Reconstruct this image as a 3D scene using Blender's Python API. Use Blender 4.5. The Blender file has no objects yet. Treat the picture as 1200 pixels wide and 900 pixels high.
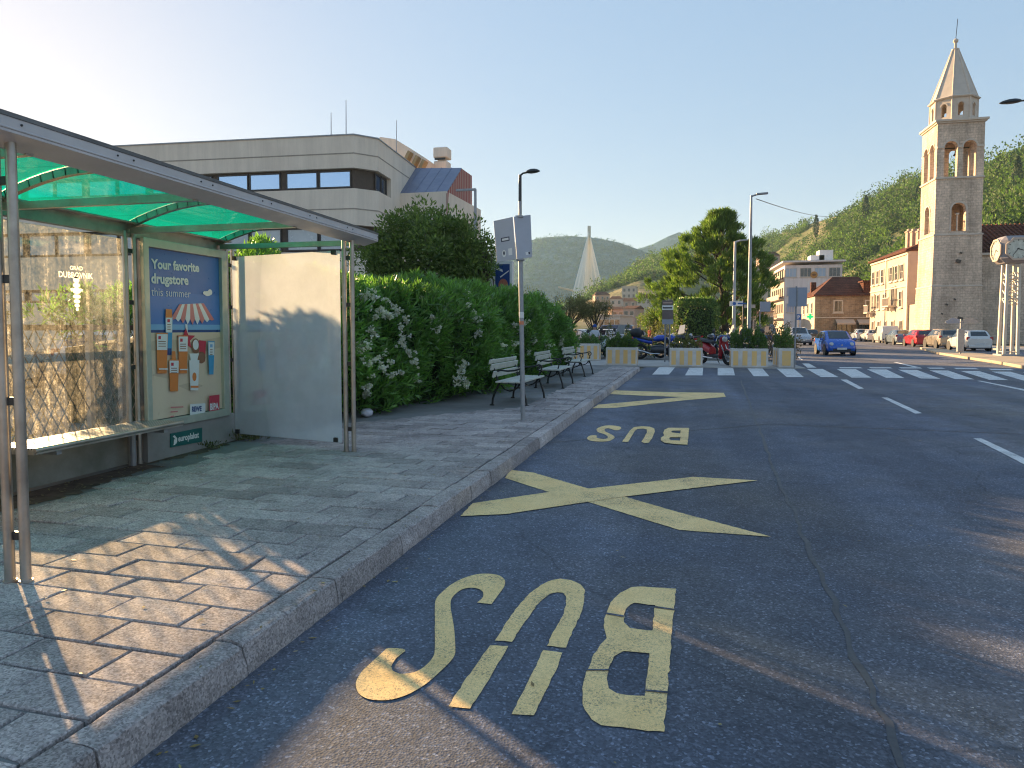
import bpy, bmesh, math, random
import numpy as np
from mathutils import Vector, Matrix
from mathutils.geometry import tessellate_polygon
random.seed(7); rng = np.random.default_rng(11)
S = bpy.context.scene
COL = S.collection
R = math.radians
PI = math.pi
# ------------------------------------------------------------------ camera, sky, sun, exposure
F_, PX_, PY_, HY_, VX_, H_ = 800., 600., 425., 385., 785., 1.55
pitch = math.atan((PY_-HY_)/F_); yaw = math.atan((VX_-PX_)/F_*math.cos(pitch))
cf = np.array([-math.sin(yaw)*math.cos(pitch), math.cos(yaw)*math.cos(pitch), -math.sin(pitch)])
cr = np.array([math.cos(yaw), math.sin(yaw), 0.]); cu = np.cross(cr, cf); C0 = np.array([0, 0, H_])
cd = bpy.data.cameras.new('camera'); cam = bpy.data.objects.new('camera', cd); COL.objects.link(cam)
cam.matrix_world = Matrix(((cr[0], cu[0], -cf[0], 0), (cr[1], cu[1], -cf[1], 0), (cr[2], cu[2], -cf[2], H_), (0, 0, 0, 1)))
cd.sensor_width = 36; cd.lens = 36*F_/1200; cd.shift_y = (PY_-450)/1200; cd.clip_end = 12000; cd.clip_start = .05
S.camera = cam
AZ, EL = R(-53.5), R(14.5)
w = bpy.data.worlds.new('World'); S.world = w; w.use_nodes = True
wn = w.node_tree.nodes; wl = w.node_tree.links
sk = wn.new('ShaderNodeTexSky'); sk.sky_type = 'NISHITA'; sk.sun_disc = False
sk.sun_elevation = EL; sk.sun_rotation = AZ; sk.dust_density = .35; sk.air_density = 1.0; sk.ozone_density = 2.6
gm = wn.new('ShaderNodeGamma'); gm.inputs[1].default_value = .22
hs = wn.new('ShaderNodeHueSaturation'); hs.inputs['Saturation'].default_value = 2.6
wl.new(sk.outputs[0], gm.inputs[0]); wl.new(gm.outputs[0], hs.inputs['Color']); tn = wn.new('ShaderNodeMix'); tn.data_type = 'RGBA'; tn.blend_type = 'MULTIPLY'; tn.inputs[0].default_value = 1; tn.inputs[7].default_value = (1.06, .96, .985, 1)
wl.new(hs.outputs[0], tn.inputs[6]); wl.new(tn.outputs[2], wn['Background'].inputs[0])
wn['Background'].inputs[1].default_value = .15
sl = bpy.data.lights.new('sun', 'SUN'); sl.energy = 4.6; sl.angle = R(.6); sl.color = (1, .66, .34)
so = bpy.data.objects.new('sun', sl); COL.objects.link(so)
sv = Vector((math.cos(EL)*math.sin(AZ), math.cos(EL)*math.cos(AZ), math.sin(EL)))
so.rotation_euler = sv.to_track_quat('Z', 'Y').to_euler()
S.view_settings.view_transform = 'Standard'; S.view_settings.look = 'None'
S.view_settings.exposure = 2.0; S.view_settings.gamma = 1.0; S.view_settings.use_curve_mapping = False
S.cycles.max_bounces = 8; S.cycles.transparent_max_bounces = 16; S.cycles.diffuse_bounces = 4
S.cycles.use_denoising = True; S.cycles.filter_width = 1.15

# ------------------------------------------------------------------ placing helpers: where a line of sight meets the ground or a vertical plane
def ray(x, y): return cf+cr*(x-PX_)/F_-cu*(y-PY_)/F_
def gnd(x, y, z=0.):
    d = ray(x, y); return Vector(C0+d*((z-H_)/d[2]))
def atY(x, y, Y):
    d = ray(x, y); return Vector(C0+d*(Y/d[1]))
def atX(x, y, X):
    d = ray(x, y); return Vector(C0+d*(X/d[0]))

# ------------------------------------------------------------------ materials
MATS = {}
def newmat(name):
    m = bpy.data.materials.new(name); m.use_nodes = True
    n = m.node_tree.nodes; l = m.node_tree.links
    return m, n, l, n['Principled BSDF'], n['Material Output']
def tc(n, l, coord='Object', scale=None):
    t = n.new('ShaderNodeTexCoord'); o = t.outputs[coord]
    if scale:
        mp = n.new('ShaderNodeMapping'); mp.inputs['Scale'].default_value = scale; l.new(o, mp.inputs[0]); o = mp.outputs[0]
    return o
def noise(n, l, co, sc, det=4, ro=.6):
    t = n.new('ShaderNodeTexNoise'); t.inputs['Scale'].default_value = sc; t.inputs['Detail'].default_value = det
    t.inputs['Roughness'].default_value = ro; l.new(co, t.inputs['Vector']); return t.outputs['Fac']
def ramp(n, l, fac, stops):
    r = n.new('ShaderNodeValToRGB'); e = r.color_ramp.elements
    while len(e) < len(stops): e.new(.5)
    for k, (p, c) in enumerate(stops):
        e[k].position = p; e[k].color = (c[0], c[1], c[2], 1) if not isinstance(c, (int, float)) else (c, c, c, 1)
    l.new(fac, r.inputs[0]); return r.outputs[0]
def mix(n, l, fac, a, b, mode='MIX'):
    x = n.new('ShaderNodeMix'); x.data_type = 'RGBA'; x.blend_type = mode
    for s, v in ((x.inputs[0], fac), (x.inputs[6], a), (x.inputs[7], b)):
        if isinstance(v, (int, float)): s.default_value = v
        elif isinstance(v, tuple): s.default_value = (v[0], v[1], v[2], 1)
        else: l.new(v, s)
    return x.outputs[2]
def bump(n, l, h, bs, st, dist):
    b = n.new('ShaderNodeBump'); b.inputs['Strength'].default_value = st; b.inputs['Distance'].default_value = dist
    l.new(h, b.inputs['Height']); l.new(b.outputs[0], bs.inputs['Normal']); return b
def pm(name, c, rough=.6, metal=0, c2=None, vs=4, bs=0, bd=.003, coord='Object', spec=.5, isl=0, streak=0):
    if name in MATS: return MATS[name]
    m, n, l, b, o = newmat(name); co = tc(n, l, coord)
    c2 = c2 or tuple(x*.72 for x in c)
    f = ramp(n, l, noise(n, l, co, vs, 6, .65), [(.32, c2), (.68, c)])
    if streak: f = mix(n, l, 1., f, ramp(n, l, noise(n, l, tc(n, l, coord, (1.6, 1.6, .12)), 1., 6, .75), [(.36, 1-streak), (.6, 1.04)]), 'MULTIPLY')
    if isl:
        g = n.new('ShaderNodeNewGeometry')
        v = ramp(n, l, g.outputs['Random Per Island'], [(0, 1-isl), (1, 1+isl*.4)])
        f = mix(n, l, 1., f, v, 'MULTIPLY')
    l.new(f, b.inputs['Base Color'])
    b.inputs['Metallic'].default_value = metal; b.inputs['Specular IOR Level'].default_value = spec
    rr = ramp(n, l, noise(n, l, co, vs*3.1, 4), [(.3, max(0, rough-.1)), (.7, min(1, rough+.1))]); l.new(rr, b.inputs['Roughness'])
    if bs: bump(n, l, noise(n, l, co, bs, 5), b, .6, bd)
    MATS[name] = m; return m
def leafmat(name, c1, c2, trans=.35, rough=.45, spec=.4, ns=.9, lo=.72, hi=1.12):
    if name in MATS: return MATS[name]
    m, n, l, b, o = newmat(name)
    g = n.new('ShaderNodeNewGeometry'); co = tc(n, l)
    f = ramp(n, l, g.outputs['Random Per Island'], [(0, c1), (.85, c2), (1, tuple(min(1, x*1.4) for x in c2))])
    f = mix(n, l, 1., f, ramp(n, l, noise(n, l, co, ns, 3), [(.35, lo), (.65, hi)]), 'MULTIPLY')
    l.new(f, b.inputs['Base Color']); b.inputs['Roughness'].default_value = rough; b.inputs['Specular IOR Level'].default_value = spec
    t = n.new('ShaderNodeBsdfTranslucent'); l.new(mix(n, l, 1., f, (1.05, 1.25, .5), 'MULTIPLY'), t.inputs[0])
    ms = n.new('ShaderNodeMixShader'); ms.inputs[0].default_value = trans
    l.new(b.outputs[0], ms.inputs[1]); l.new(t.outputs[0], ms.inputs[2]); l.new(ms.outputs[0], o.inputs[0])
    MATS[name] = m; return m
def brickmat(name, c1, c2, mortar, bw, bh, ms=.015, bd=.02, big=.35):
    if name in MATS: return MATS[name]
    m, n, l, b, o = newmat(name); co = tc(n, l)
    sp = n.new('ShaderNodeSeparateXYZ'); l.new(co, sp.inputs[0])
    a = n.new('ShaderNodeMath'); l.new(sp.outputs[0], a.inputs[0]); l.new(sp.outputs[1], a.inputs[1])
    cb = n.new('ShaderNodeCombineXYZ'); l.new(a.outputs[0], cb.inputs[0]); l.new(sp.outputs[2], cb.inputs[1])
    wob = n.new('ShaderNodeTexNoise'); wob.inputs['Scale'].default_value = 1.7; l.new(co, wob.inputs['Vector'])
    vm = n.new('ShaderNodeVectorMath'); vm.operation = 'SCALE'; vm.inputs[3].default_value = .12; l.new(wob.outputs['Color'], vm.inputs[0])
    va = n.new('ShaderNodeVectorMath'); l.new(cb.outputs[0], va.inputs[0]); l.new(vm.outputs[0], va.inputs[1])
    t = n.new('ShaderNodeTexBrick'); l.new(va.outputs[0], t.inputs['Vector'])
    t.inputs['Scale'].default_value = 1; t.inputs['Brick Width'].default_value = bw; t.inputs['Row Height'].default_value = bh
    t.inputs['Mortar Size'].default_value = ms; t.inputs['Mortar Smooth'].default_value = .4
    t.inputs['Color1'].default_value = (*c1, 1); t.inputs['Color2'].default_value = (*c2, 1); t.inputs['Mortar'].default_value = (*mortar, 1)
    f = mix(n, l, 1., t.outputs[0], ramp(n, l, noise(n, l, co, big, 6, .7), [(.3, .7), (.7, 1.1)]), 'MULTIPLY')
    f = mix(n, l, 1., f, ramp(n, l, noise(n, l, co, 6, 4, .7), [(.25, .7), (.75, 1.15)]), 'MULTIPLY')
    f = mix(n, l, 1., f, ramp(n, l, noise(n, l, tc(n, l, 'Object', (.9, .9, .14)), 1., 6, .75), [(.34, .66), (.6, 1.06)]), 'MULTIPLY')
    l.new(f, b.inputs['Base Color']); b.inputs['Roughness'].default_value = .9; b.inputs['Specular IOR Level'].default_value = .2
    h = mix(n, l, .5, t.outputs['Fac'], noise(n, l, co, 9, 4), 'SUBTRACT'); bb = bump(n, l, h, b, .7, bd); bb.invert = True
    MATS[name] = m; return m
def asphalt_mat(name, base, warm):
    m, n, l, b, o = newmat(name); co = tc(n, l)
    v = n.new('ShaderNodeTexVoronoi'); v.inputs['Scale'].default_value = 95; l.new(co, v.inputs['Vector'])
    sp = n.new('ShaderNodeSeparateColor'); l.new(v.outputs['Color'], sp.inputs[0])
    st = ramp(n, l, sp.outputs[0], [(0, .6), (.72, 1.0), (.9, 1.3), (.965, 1.8), (1, 2.4)])
    v2 = n.new('ShaderNodeTexVoronoi'); v2.inputs['Scale'].default_value = 26; l.new(co, v2.inputs['Vector'])
    sp2 = n.new('ShaderNodeSeparateColor'); l.new(v2.outputs['Color'], sp2.inputs[0])
    pick = n.new('ShaderNodeMath'); pick.operation = 'LESS_THAN'; pick.inputs[1].default_value = .12; l.new(v2.outputs['Distance'], pick.inputs[0])
    pk2 = n.new('ShaderNodeMath'); pk2.operation = 'GREATER_THAN'; pk2.inputs[1].default_value = .955; l.new(sp2.outputs[1], pk2.inputs[0])
    pk = n.new('ShaderNodeMath'); pk.operation = 'MULTIPLY'; l.new(pick.outputs[0], pk.inputs[0]); l.new(pk2.outputs[0], pk.inputs[1])
    big = ramp(n, l, noise(n, l, co, .35, 5, .62), [(.3, .78), (.5, 1.0), (.72, 1.3)])
    mid = ramp(n, l, noise(n, l, co, 2.6, 5, .7), [(.3, .82), (.7, 1.16)])
    # lengthwise wear from tyres, its own shape along the road
    st2 = tc(n, l, 'Object', (1., .05, 1.)); wr = ramp(n, l, noise(n, l, st2, .8, 3, .5), [(.42, .88), (.62, 1.28)])
    oil = ramp(n, l, noise(n, l, co, 1.05, 6, .72), [(.58, 1.), (.70, .62)])
    hue = mix(n, l, ramp(n, l, noise(n, l, co, .22, 4, .6), [(.45, 0.), (.7, 1.)]), base, warm)
    f = mix(n, l, 1., hue, big, 'MULTIPLY'); f = mix(n, l, 1., f, mid, 'MULTIPLY'); f = mix(n, l, 1., f, wr, 'MULTIPLY'); f = mix(n, l, 1., f, oil, 'MULTIPLY')
    f = mix(n, l, .9, f, st, 'MULTIPLY'); f = mix(n, l, pk.outputs[0], f, (.34, .35, .36))
    # thin meandering cracks and old joint lines
    cr_ = n.new('ShaderNodeTexVoronoi'); cr_.feature = 'DISTANCE_TO_EDGE'; cr_.inputs['Scale'].default_value = .23
    wv = n.new('ShaderNodeTexNoise'); wv.inputs['Scale'].default_value = 1.4; wv.inputs['Detail'].default_value = 6; l.new(co, wv.inputs['Vector'])
    av = n.new('ShaderNodeVectorMath'); av.operation = 'MULTIPLY_ADD'; av.inputs[1].default_value = (.55, .55, 0); l.new(wv.outputs['Color'], av.inputs[0]); l.new(co, av.inputs[2])
    l.new(av.outputs[0], cr_.inputs['Vector'])
    ck = ramp(n, l, cr_.outputs['Distance'], [(0, .45), (.0022, 1.)])
    f = mix(n, l, .5, f, ck, 'MULTIPLY')
    l.new(f, b.inputs['Base Color']); b.inputs['Roughness'].default_value = .82; b.inputs['Specular IOR Level'].default_value = .35
    h = mix(n, l, .35, v.outputs['Distance'], noise(n, l, co, 30, 4), 'MIX'); bump(n, l, h, b, .6, .005)
    return m
def paintmat(name, c, c2, wear=.5, under=(.07, .075, .085)):
    m, n, l, b, o = newmat(name); co = tc(n, l)
    f = ramp(n, l, noise(n, l, co, 3.2, 6, .7), [(.3, c2), (.65, c)])
    f = mix(n, l, 1., f, ramp(n, l, noise(n, l, co, 120, 3, .8), [(.3, .74), (.6, 1.06)]), 'MULTIPLY')
    stain = ramp(n, l, noise(n, l, co, 1.3, 5, .75), [(.56, 1.), (.74, .55)]); f = mix(n, l, .8, f, stain, 'MULTIPLY')
    v = n.new('ShaderNodeTexVoronoi'); v.feature = 'DISTANCE_TO_EDGE'; v.inputs['Scale'].default_value = 13; l.new(co, v.inputs['Vector'])
    a = noise(n, l, co, 1.1, 3); k = ramp(n, l, a, [(.56, 0.), (.78, .02)])
    ls = n.new('ShaderNodeMath'); ls.operation = 'LESS_THAN'; l.new(v.outputs['Distance'], ls.inputs[0]); l.new(k, ls.inputs[1])
    big = ramp(n, l, noise(n, l, co, 2.2, 5, .7), [(.35, -.05), (.7, .11)])
    gr = n.new('ShaderNodeMath'); gr.operation = 'ADD'; l.new(noise(n, l, co, 85, 6, .9), gr.inputs[0]); l.new(big, gr.inputs[1])
    wr = ramp(n, l, gr.outputs[0], [(.58, 0.), (.66, 1.)])
    mx = n.new('ShaderNodeMath'); mx.operation = 'MAXIMUM'; l.new(ls.outputs[0], mx.inputs[0]); l.new(wr, mx.inputs[1])
    sc = n.new('ShaderNodeMath'); sc.operation = 'MULTIPLY'; sc.inputs[1].default_value = .85; l.new(mx.outputs[0], sc.inputs[0])
    f = mix(n, l, sc.outputs[0], f, under)
    l.new(f, b.inputs['Base Color']); b.inputs['Roughness'].default_value = .75; b.inputs['Specular IOR Level'].default_value = .3
    bump(n, l, noise(n, l, co, 110, 4, .8), b, .6, .003)
    return m
def clearmat():
    if 'clear' in MATS: return MATS['clear']
    m, n, l, b, o = newmat('clear glass face'); T = n.new('ShaderNodeBsdfTransparent'); T.inputs[0].default_value = (.96, .98, .97, 1)
    G = n.new('ShaderNodeBsdfGlossy'); G.inputs[1].default_value = .03; fr = n.new('ShaderNodeFresnel'); fr.inputs[0].default_value = 1.35; x = n.new('ShaderNodeMixShader')
    l.new(fr.outputs[0], x.inputs[0]); l.new(T.outputs[0], x.inputs[1]); l.new(G.outputs[0], x.inputs[2]); l.new(x.outputs[0], o.inputs[0]); MATS['clear'] = m; return m
def one_dirty_face(o, axis):
    """slot 0 on the faces that point along axis, clear glass on the rest of the pane"""
    o.data.materials.append(clearmat())
    for p in o.data.polygons: p.material_index = 0 if p.normal.dot(Vector(axis)) > .6 else 1
    return o
def glassmat(name, tint, film, tr=.55, trl=.2, streak=True, gl=.12, spots=False):
    m, n, l, b, o = newmat(name); co = tc(n, l)
    T = n.new('ShaderNodeBsdfTransparent'); T.inputs[0].default_value = (*tint, 1)
    D = n.new('ShaderNodeBsdfTranslucent'); D.inputs[0].default_value = (*film, 1)
    D2 = n.new('ShaderNodeBsdfDiffuse'); D2.inputs[0].default_value = (*film, 1)
    dm = n.new('ShaderNodeMixShader'); dm.inputs[0].default_value = .22; l.new(D.outputs[0], dm.inputs[1]); l.new(D2.outputs[0], dm.inputs[2])
    G = n.new('ShaderNodeBsdfGlossy'); G.inputs[1].default_value = .06
    m1 = n.new('ShaderNodeMixShader'); m2 = n.new('ShaderNodeMixShader')
    if streak:
        s1 = noise(n, l, tc(n, l, 'Object', (14, 14, .7)), 1., 5, .7); s2 = noise(n, l, co, 26, 5, .8)
        fac = ramp(n, l, mix(n, l, .5, s1, s2), [(.38, max(0, trl-.17)), (.54, trl), (.66, min(1, trl+.45))])
    else: fac = ramp(n, l, noise(n, l, co, 2.2, 5, .7), [(.3, trl-.06), (.7, trl+.06)])
    l.new(fac, m1.inputs[0]); l.new(T.outputs[0], m1.inputs[1]); l.new(dm.outputs[0], m1.inputs[2])
    fr = n.new('ShaderNodeFresnel'); fr.inputs[0].default_value = 1.4
    fm = n.new('ShaderNodeMath'); fm.operation = 'MULTIPLY'; fm.inputs[1].default_value = gl*4; l.new(fr.outputs[0], fm.inputs[0])
    l.new(fm.outputs[0], m2.inputs[0]); l.new(m1.outputs[0], m2.inputs[1]); l.new(G.outputs[0], m2.inputs[2]); l.new(m2.outputs[0], o.inputs[0])
    return m

STEEL = pm('brushed steel', (.5, .47, .43), .38, .85, (.3, .27, .24), 3, 60, .0006)
DSTEEL = pm('dull roof steel', (.2, .2, .2), .5, .5, (.12, .12, .12), 3)
ALU = pm('aluminium', (.55, .56, .52), .42, .7, (.38, .4, .37), 4)
DARK = pm('black enamel', (.02, .021, .023), .4, 0, (.03, .03, .03), 6)
GALV = pm('galvanised steel', (.36, .37, .38), .5, .45, (.26, .27, .29), 7)
RUBBER = pm('rubber', (.018, .018, .019), .8)
CHROME = pm('chrome', (.65, .65, .66), .2, .9)
WHITEP = pm('white paint', (.78, .77, .74), .5, 0, (.66, .65, .62))
CONC = pm('pale concrete', (.42, .40, .37), .9, 0, (.3, .285, .26), 3, 40, .004)
BEIGE = pm('beige concrete', (.82, .71, .58), .9, 0, (.75, .64, .52), .6, 12, .01, streak=.09)
DGLASS = pm('dark window glass', (.03, .036, .045), .08, 0, (.02, .025, .03), .5, spec=1.0)
BLGLASS = pm('reflective window glass', (.28, .38, .5), .1, 0, (.25, .34, .46), .3, spec=1.)  # blue of the reflected sky is put into the base colour
REDROOF = None

# ------------------------------------------------------------------ mesh builder
def wm(o):
    M = o.matrix_basis.copy()
    while o.parent: o = o.parent; M = o.matrix_basis @ M
    return M
class MB:
    def __init__(s): s.v = []; s.f = []; s.m = []
    def add(s, vs, fs, mi=0, M=None):
        b = len(s.v)
        s.v += [tuple(M @ Vector(p)) if M is not None else tuple(p) for p in vs]
        s.f += [tuple(b+i for i in q) for q in fs]; s.m += [mi]*len(fs); return s
    def box(s, c, d, rz=0, mi=0, M=None, ax=None):
        x, y, z = d[0]/2, d[1]/2, d[2]/2
        vs = [Vector((i*x, j*y, k*z)) for k in (-1, 1) for j in (-1, 1) for i in (-1, 1)]
        T = Matrix.Translation(c) @ (Matrix.Rotation(rz, 4, ax or 'Z') if rz else Matrix())
        if M is not None: T = M @ T
        return s.add(vs, [(0, 2, 3, 1), (4, 5, 7, 6), (0, 1, 5, 4), (2, 6, 7, 3), (0, 4, 6, 2), (1, 3, 7, 5)], mi, T)
    def tube(s, path, r, n=8, mi=0, cap=True, M=None):
        P = [Vector(p) for p in path]; rs = r if isinstance(r, (list, tuple)) else [r]*len(P)
        vs = []; fs = []; pu = None
        for i, p in enumerate(P):
            t = (P[min(i+1, len(P)-1)]-P[max(i-1, 0)]).normalized()
            if pu is None: pu = t.orthogonal().normalized()
            u = (pu-t*pu.dot(t)); u = u.normalized() if u.length > 1e-6 else t.orthogonal().normalized(); pu = u
            v = t.cross(u)
            vs += [p+(u*math.cos(a)+v*math.sin(a))*rs[i] for a in [2*PI*k/n for k in range(n)]]
        for i in range(len(P)-1):
            for k in range(n):
                a, b = i*n+k, i*n+(k+1) % n; fs.append((a, b, b+n, a+n))
        if cap: fs += [tuple(range(n))[::-1], tuple(range((len(P)-1)*n, len(P)*n))]
        return s.add(vs, fs, mi, M)
    def lathe(s, prof, c=(0, 0, 0), n=16, mi=0, M=None, ph=0):
        vs = [(c[0]+r*math.cos(ph+2*PI*k/n), c[1]+r*math.sin(ph+2*PI*k/n), c[2]+z) for r, z in prof for k in range(n)]
        fs = [(i*n+k, i*n+(k+1) % n, (i+1)*n+(k+1) % n, (i+1)*n+k) for i in range(len(prof)-1) for k in range(n)]
        fs += [tuple(range(n))[::-1], tuple(range((len(prof)-1)*n, len(prof)*n))]
        return s.add(vs, fs, mi, M)
    def prism(s, loops, d, M, mi=0, sides=True):
        """flat polygon with holes in local xy, extruded along local z from 0 to d (d=0: a sheet)"""
        if not isinstance(loops[0][0], (tuple, list, Vector)): loops = [loops]
        flat = [p for L in loops for p in L]; n = len(flat)
        tris = tessellate_polygon([[Vector((p[0], p[1], 0)) for p in L] for L in loops])
        out = []
        for t in tris:
            a, b, c = [Vector((flat[i][0], flat[i][1], 0)) for i in t]
            out.append(tuple(t) if (b-a).cross(c-a).z > 0 else tuple(t)[::-1])
        vs = [(p[0], p[1], 0) for p in flat]
        if not d: return s.add(vs, out, mi, M)
        vs += [(p[0], p[1], d) for p in flat]
        fs = [tuple(x+n for x in t) for t in out]+[t[::-1] for t in out]
        if d < 0: fs = [f[::-1] for f in fs]
        b = 0
        for k, L in enumerate(loops):
            ar = sum(L[i][0]*L[(i+1) % len(L)][1]-L[(i+1) % len(L)][0]*L[i][1] for i in range(len(L)))
            fl = (ar > 0) ^ (k > 0) ^ (d < 0)
            for i in range(len(L)):
                a, c = b+i, b+(i+1) % len(L); q = (a, c, c+n, a+n); fs.append(q if fl else q[::-1])
            b += len(L)
        return s.add(vs, fs, mi, M)
    def build(s, name, mats, parent=None, W=False, smooth=None, bevel=0, loc=None):
        me = bpy.data.meshes.new(name)
        vs = s.v
        if parent is not None and W:
            I = wm(parent).inverted(); vs = [tuple(I @ Vector(p)) for p in s.v]
        me.from_pydata(vs, [], s.f)
        for m in (mats if isinstance(mats, (list, tuple)) else [mats]): me.materials.append(m)
        me.polygons.foreach_set('material_index', s.m)
        if smooth is not None:
            me.polygons.foreach_set('use_smooth', [True]*len(me.polygons)); me.set_sharp_from_angle(angle=R(smooth))
        me.update(); o = bpy.data.objects.new(name, me); COL.objects.link(o)
        if parent is not None: o.parent = parent
        if loc is not None: o.location = loc
        if bevel:
            bv = o.modifiers.new('bevel', 'BEVEL'); bv.width = bevel; bv.segments = 2; bv.limit_method = 'ANGLE'; bv.angle_limit = R(40)
        return o
def frame(O, U, V=(0, 0, 1)):
    U = Vector(U).normalized(); V = Vector(V).normalized(); N = U.cross(V)
    return Matrix(((U.x, V.x, N.x, O[0]), (U.y, V.y, N.y, O[1]), (U.z, V.z, N.z, O[2]), (0, 0, 0, 1)))
def tag(o, label=None, cat=None, group=None, kind=None):
    if label: o['label'] = label
    if cat: o['category'] = cat
    if group: o['group'] = group
    if kind: o['kind'] = kind
    return o
def thing(name, label, cat, loc=(0, 0, 0), rz=0, group=None):
    o = bpy.data.objects.new(name, None); COL.objects.link(o); o.location = loc; o.rotation_euler = (0, 0, rz); o.empty_display_size = .2
    return tag(o, label, cat, group)
def copy_tree(o, parent=None):
    c = o.copy(); COL.objects.link(c)
    if parent is not None: c.parent = parent
    for ch in [x for x in o.children]: copy_tree(ch, c)
    return c
def struct(mb, name, mats, **k): return tag(mb.build(name, mats, **k), kind='structure')
def text_loops(body, size, bold=0., align='CENTER', shear=0., sx=1.):
    cu_ = bpy.data.curves.new('t', 'FONT'); cu_.body = body; cu_.size = size; cu_.offset = bold; cu_.align_x = align; cu_.shear = shear
    cu_.resolution_u = 3
    ob = bpy.data.objects.new('t', cu_); COL.objects.link(ob)
    dg = bpy.context.evaluated_depsgraph_get(); me = bpy.data.meshes.new_from_object(ob.evaluated_get(dg))
    vs = [(v.co.x*sx, v.co.y, 0) for v in me.vertices]; fs = [tuple(p.vertices) for p in me.polygons]
    bpy.data.objects.remove(ob); bpy.data.curves.remove(cu_); bpy.data.meshes.remove(me)
    return vs, fs
def arch_pts(u, v0, v1, wd, n=8):
    """arched opening centred at u, from sill v0 to springing v1, width wd (counter-clockwise)"""
    r = wd/2
    return [(u-r, v0), (u+r, v0)]+[(u+r*math.cos(PI*k/n), v1+r*math.sin(PI*k/n)) for k in range(n+1)]
def rect(u0, v0, u1, v1): return [(u0, v0), (u1, v0), (u1, v1), (u0, v1)]

# ------------------------------------------------------------------ leaves
def leaf_obj(name, P, D, N, L, Wd, mats, parent=None, W=False, mid=.45, kind=None):
    n = len(P); D = D/np.linalg.norm(D, axis=1, keepdims=True)
    Sd = np.cross(D, N); Sd /= np.linalg.norm(Sd, axis=1, keepdims=True)+1e-9
    L = np.broadcast_to(np.asarray(L, float), (n,))[:, None]; Wd = np.broadcast_to(np.asarray(Wd, float), (n,))[:, None]
    V = np.stack([P, P+D*L*mid+Sd*Wd/2, P+D*L, P+D*L*mid-Sd*Wd/2], 1).reshape(-1, 3)
    if parent is not None and W:
        I = np.array(wm(parent).inverted()); V = V @ I[:3, :3].T+I[:3, 3]
    me = bpy.data.meshes.new(name); me.vertices.add(4*n); me.vertices.foreach_set('co', V.astype(np.float32).ravel())
    me.loops.add(4*n); me.polygons.add(n); me.loops.foreach_set('vertex_index', np.arange(4*n, dtype=np.int32))
    me.polygons.foreach_set('loop_start', np.arange(n, dtype=np.int32)*4)
    me.materials.append(mats); me.update(calc_edges=True); me.validate()
    o = bpy.data.objects.new(name, me); COL.objects.link(o)
    if parent is not None: o.parent = parent
    if kind: o['kind'] = kind
    return o
def unit(n):
    v = rng.normal(size=(n, 3)); return v/np.linalg.norm(v, axis=1, keepdims=True)
def clump_leaves(cs, rs, per, up=.3, out=.8, jit=.6, shell=.45):
    """leaves spread through clumps: centres cs (n,3), radii rs (n,)"""
    cs = np.repeat(np.asarray(cs, float), per, 0); rs = np.repeat(np.asarray(rs, float), per)
    d = unit(len(cs)); rr = rng.random(len(cs))**shell
    P = cs+d*(rs*rr)[:, None]
    D = d*out+unit(len(cs))*jit+np.array([0, 0, up]); N = unit(len(cs))+np.array([0, 0, .6])
    return P, D, N
def sun_tilt(): pass
# ------------------------------------------------------------------ SETTING: ground, road, pavement, kerb, markings
KD = Vector((.034, 1, 0)).normalized(); KL = Vector((-KD.y, KD.x, 0))
def kp(off, y, z=0.): p = Vector((-1.92, 0, 0))+KD*y+KL*off; return Vector((p.x, p.y, z))
GROUND = pm('dry dusty earth', (.2, .17, .13), .95, 0, (.11, .1, .07), .15, 3, .03)
ASPH = asphalt_mat('asphalt', (.104, .118, .155), (.15, .142, .137))
ASPH2 = asphalt_mat('older asphalt', (.14, .135, .13), (.17, .15, .12))
b = MB(); b.add([(-1600, -90, -.03), (1500, -90, -.03), (1500, 2250, -.03), (-1600, 2250, -.03)], [(0, 1, 2, 3)]); struct(b, 'ground', GROUND)
b = MB(); E0, E1 = kp(0, -10), kp(0, 27.9)
b.prism([(E0.x, -10), (26, -10), (26, 190), (6.2, 190), (5.2, 60), (5.1, 27.9), (E1.x, 27.9)], 0, Matrix()); struct(b, 'road', ASPH)
b = MB(); b.prism([(-45, 27.9), (5.1, 27.9), (5.2, 60), (6.2, 190), (-45, 190)], 0, Matrix.Translation((0, 0, -.004))); struct(b, 'parking_lot', ASPH2)
b = MB(); b.box((-8, 30.6, .01), (26.2, 5.3, .06)); struct(b, 'plaza', pm('plaza paving', (.46, .44, .41), .9, 0, (.36, .34, .32), 1.2, 30, .004))
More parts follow.
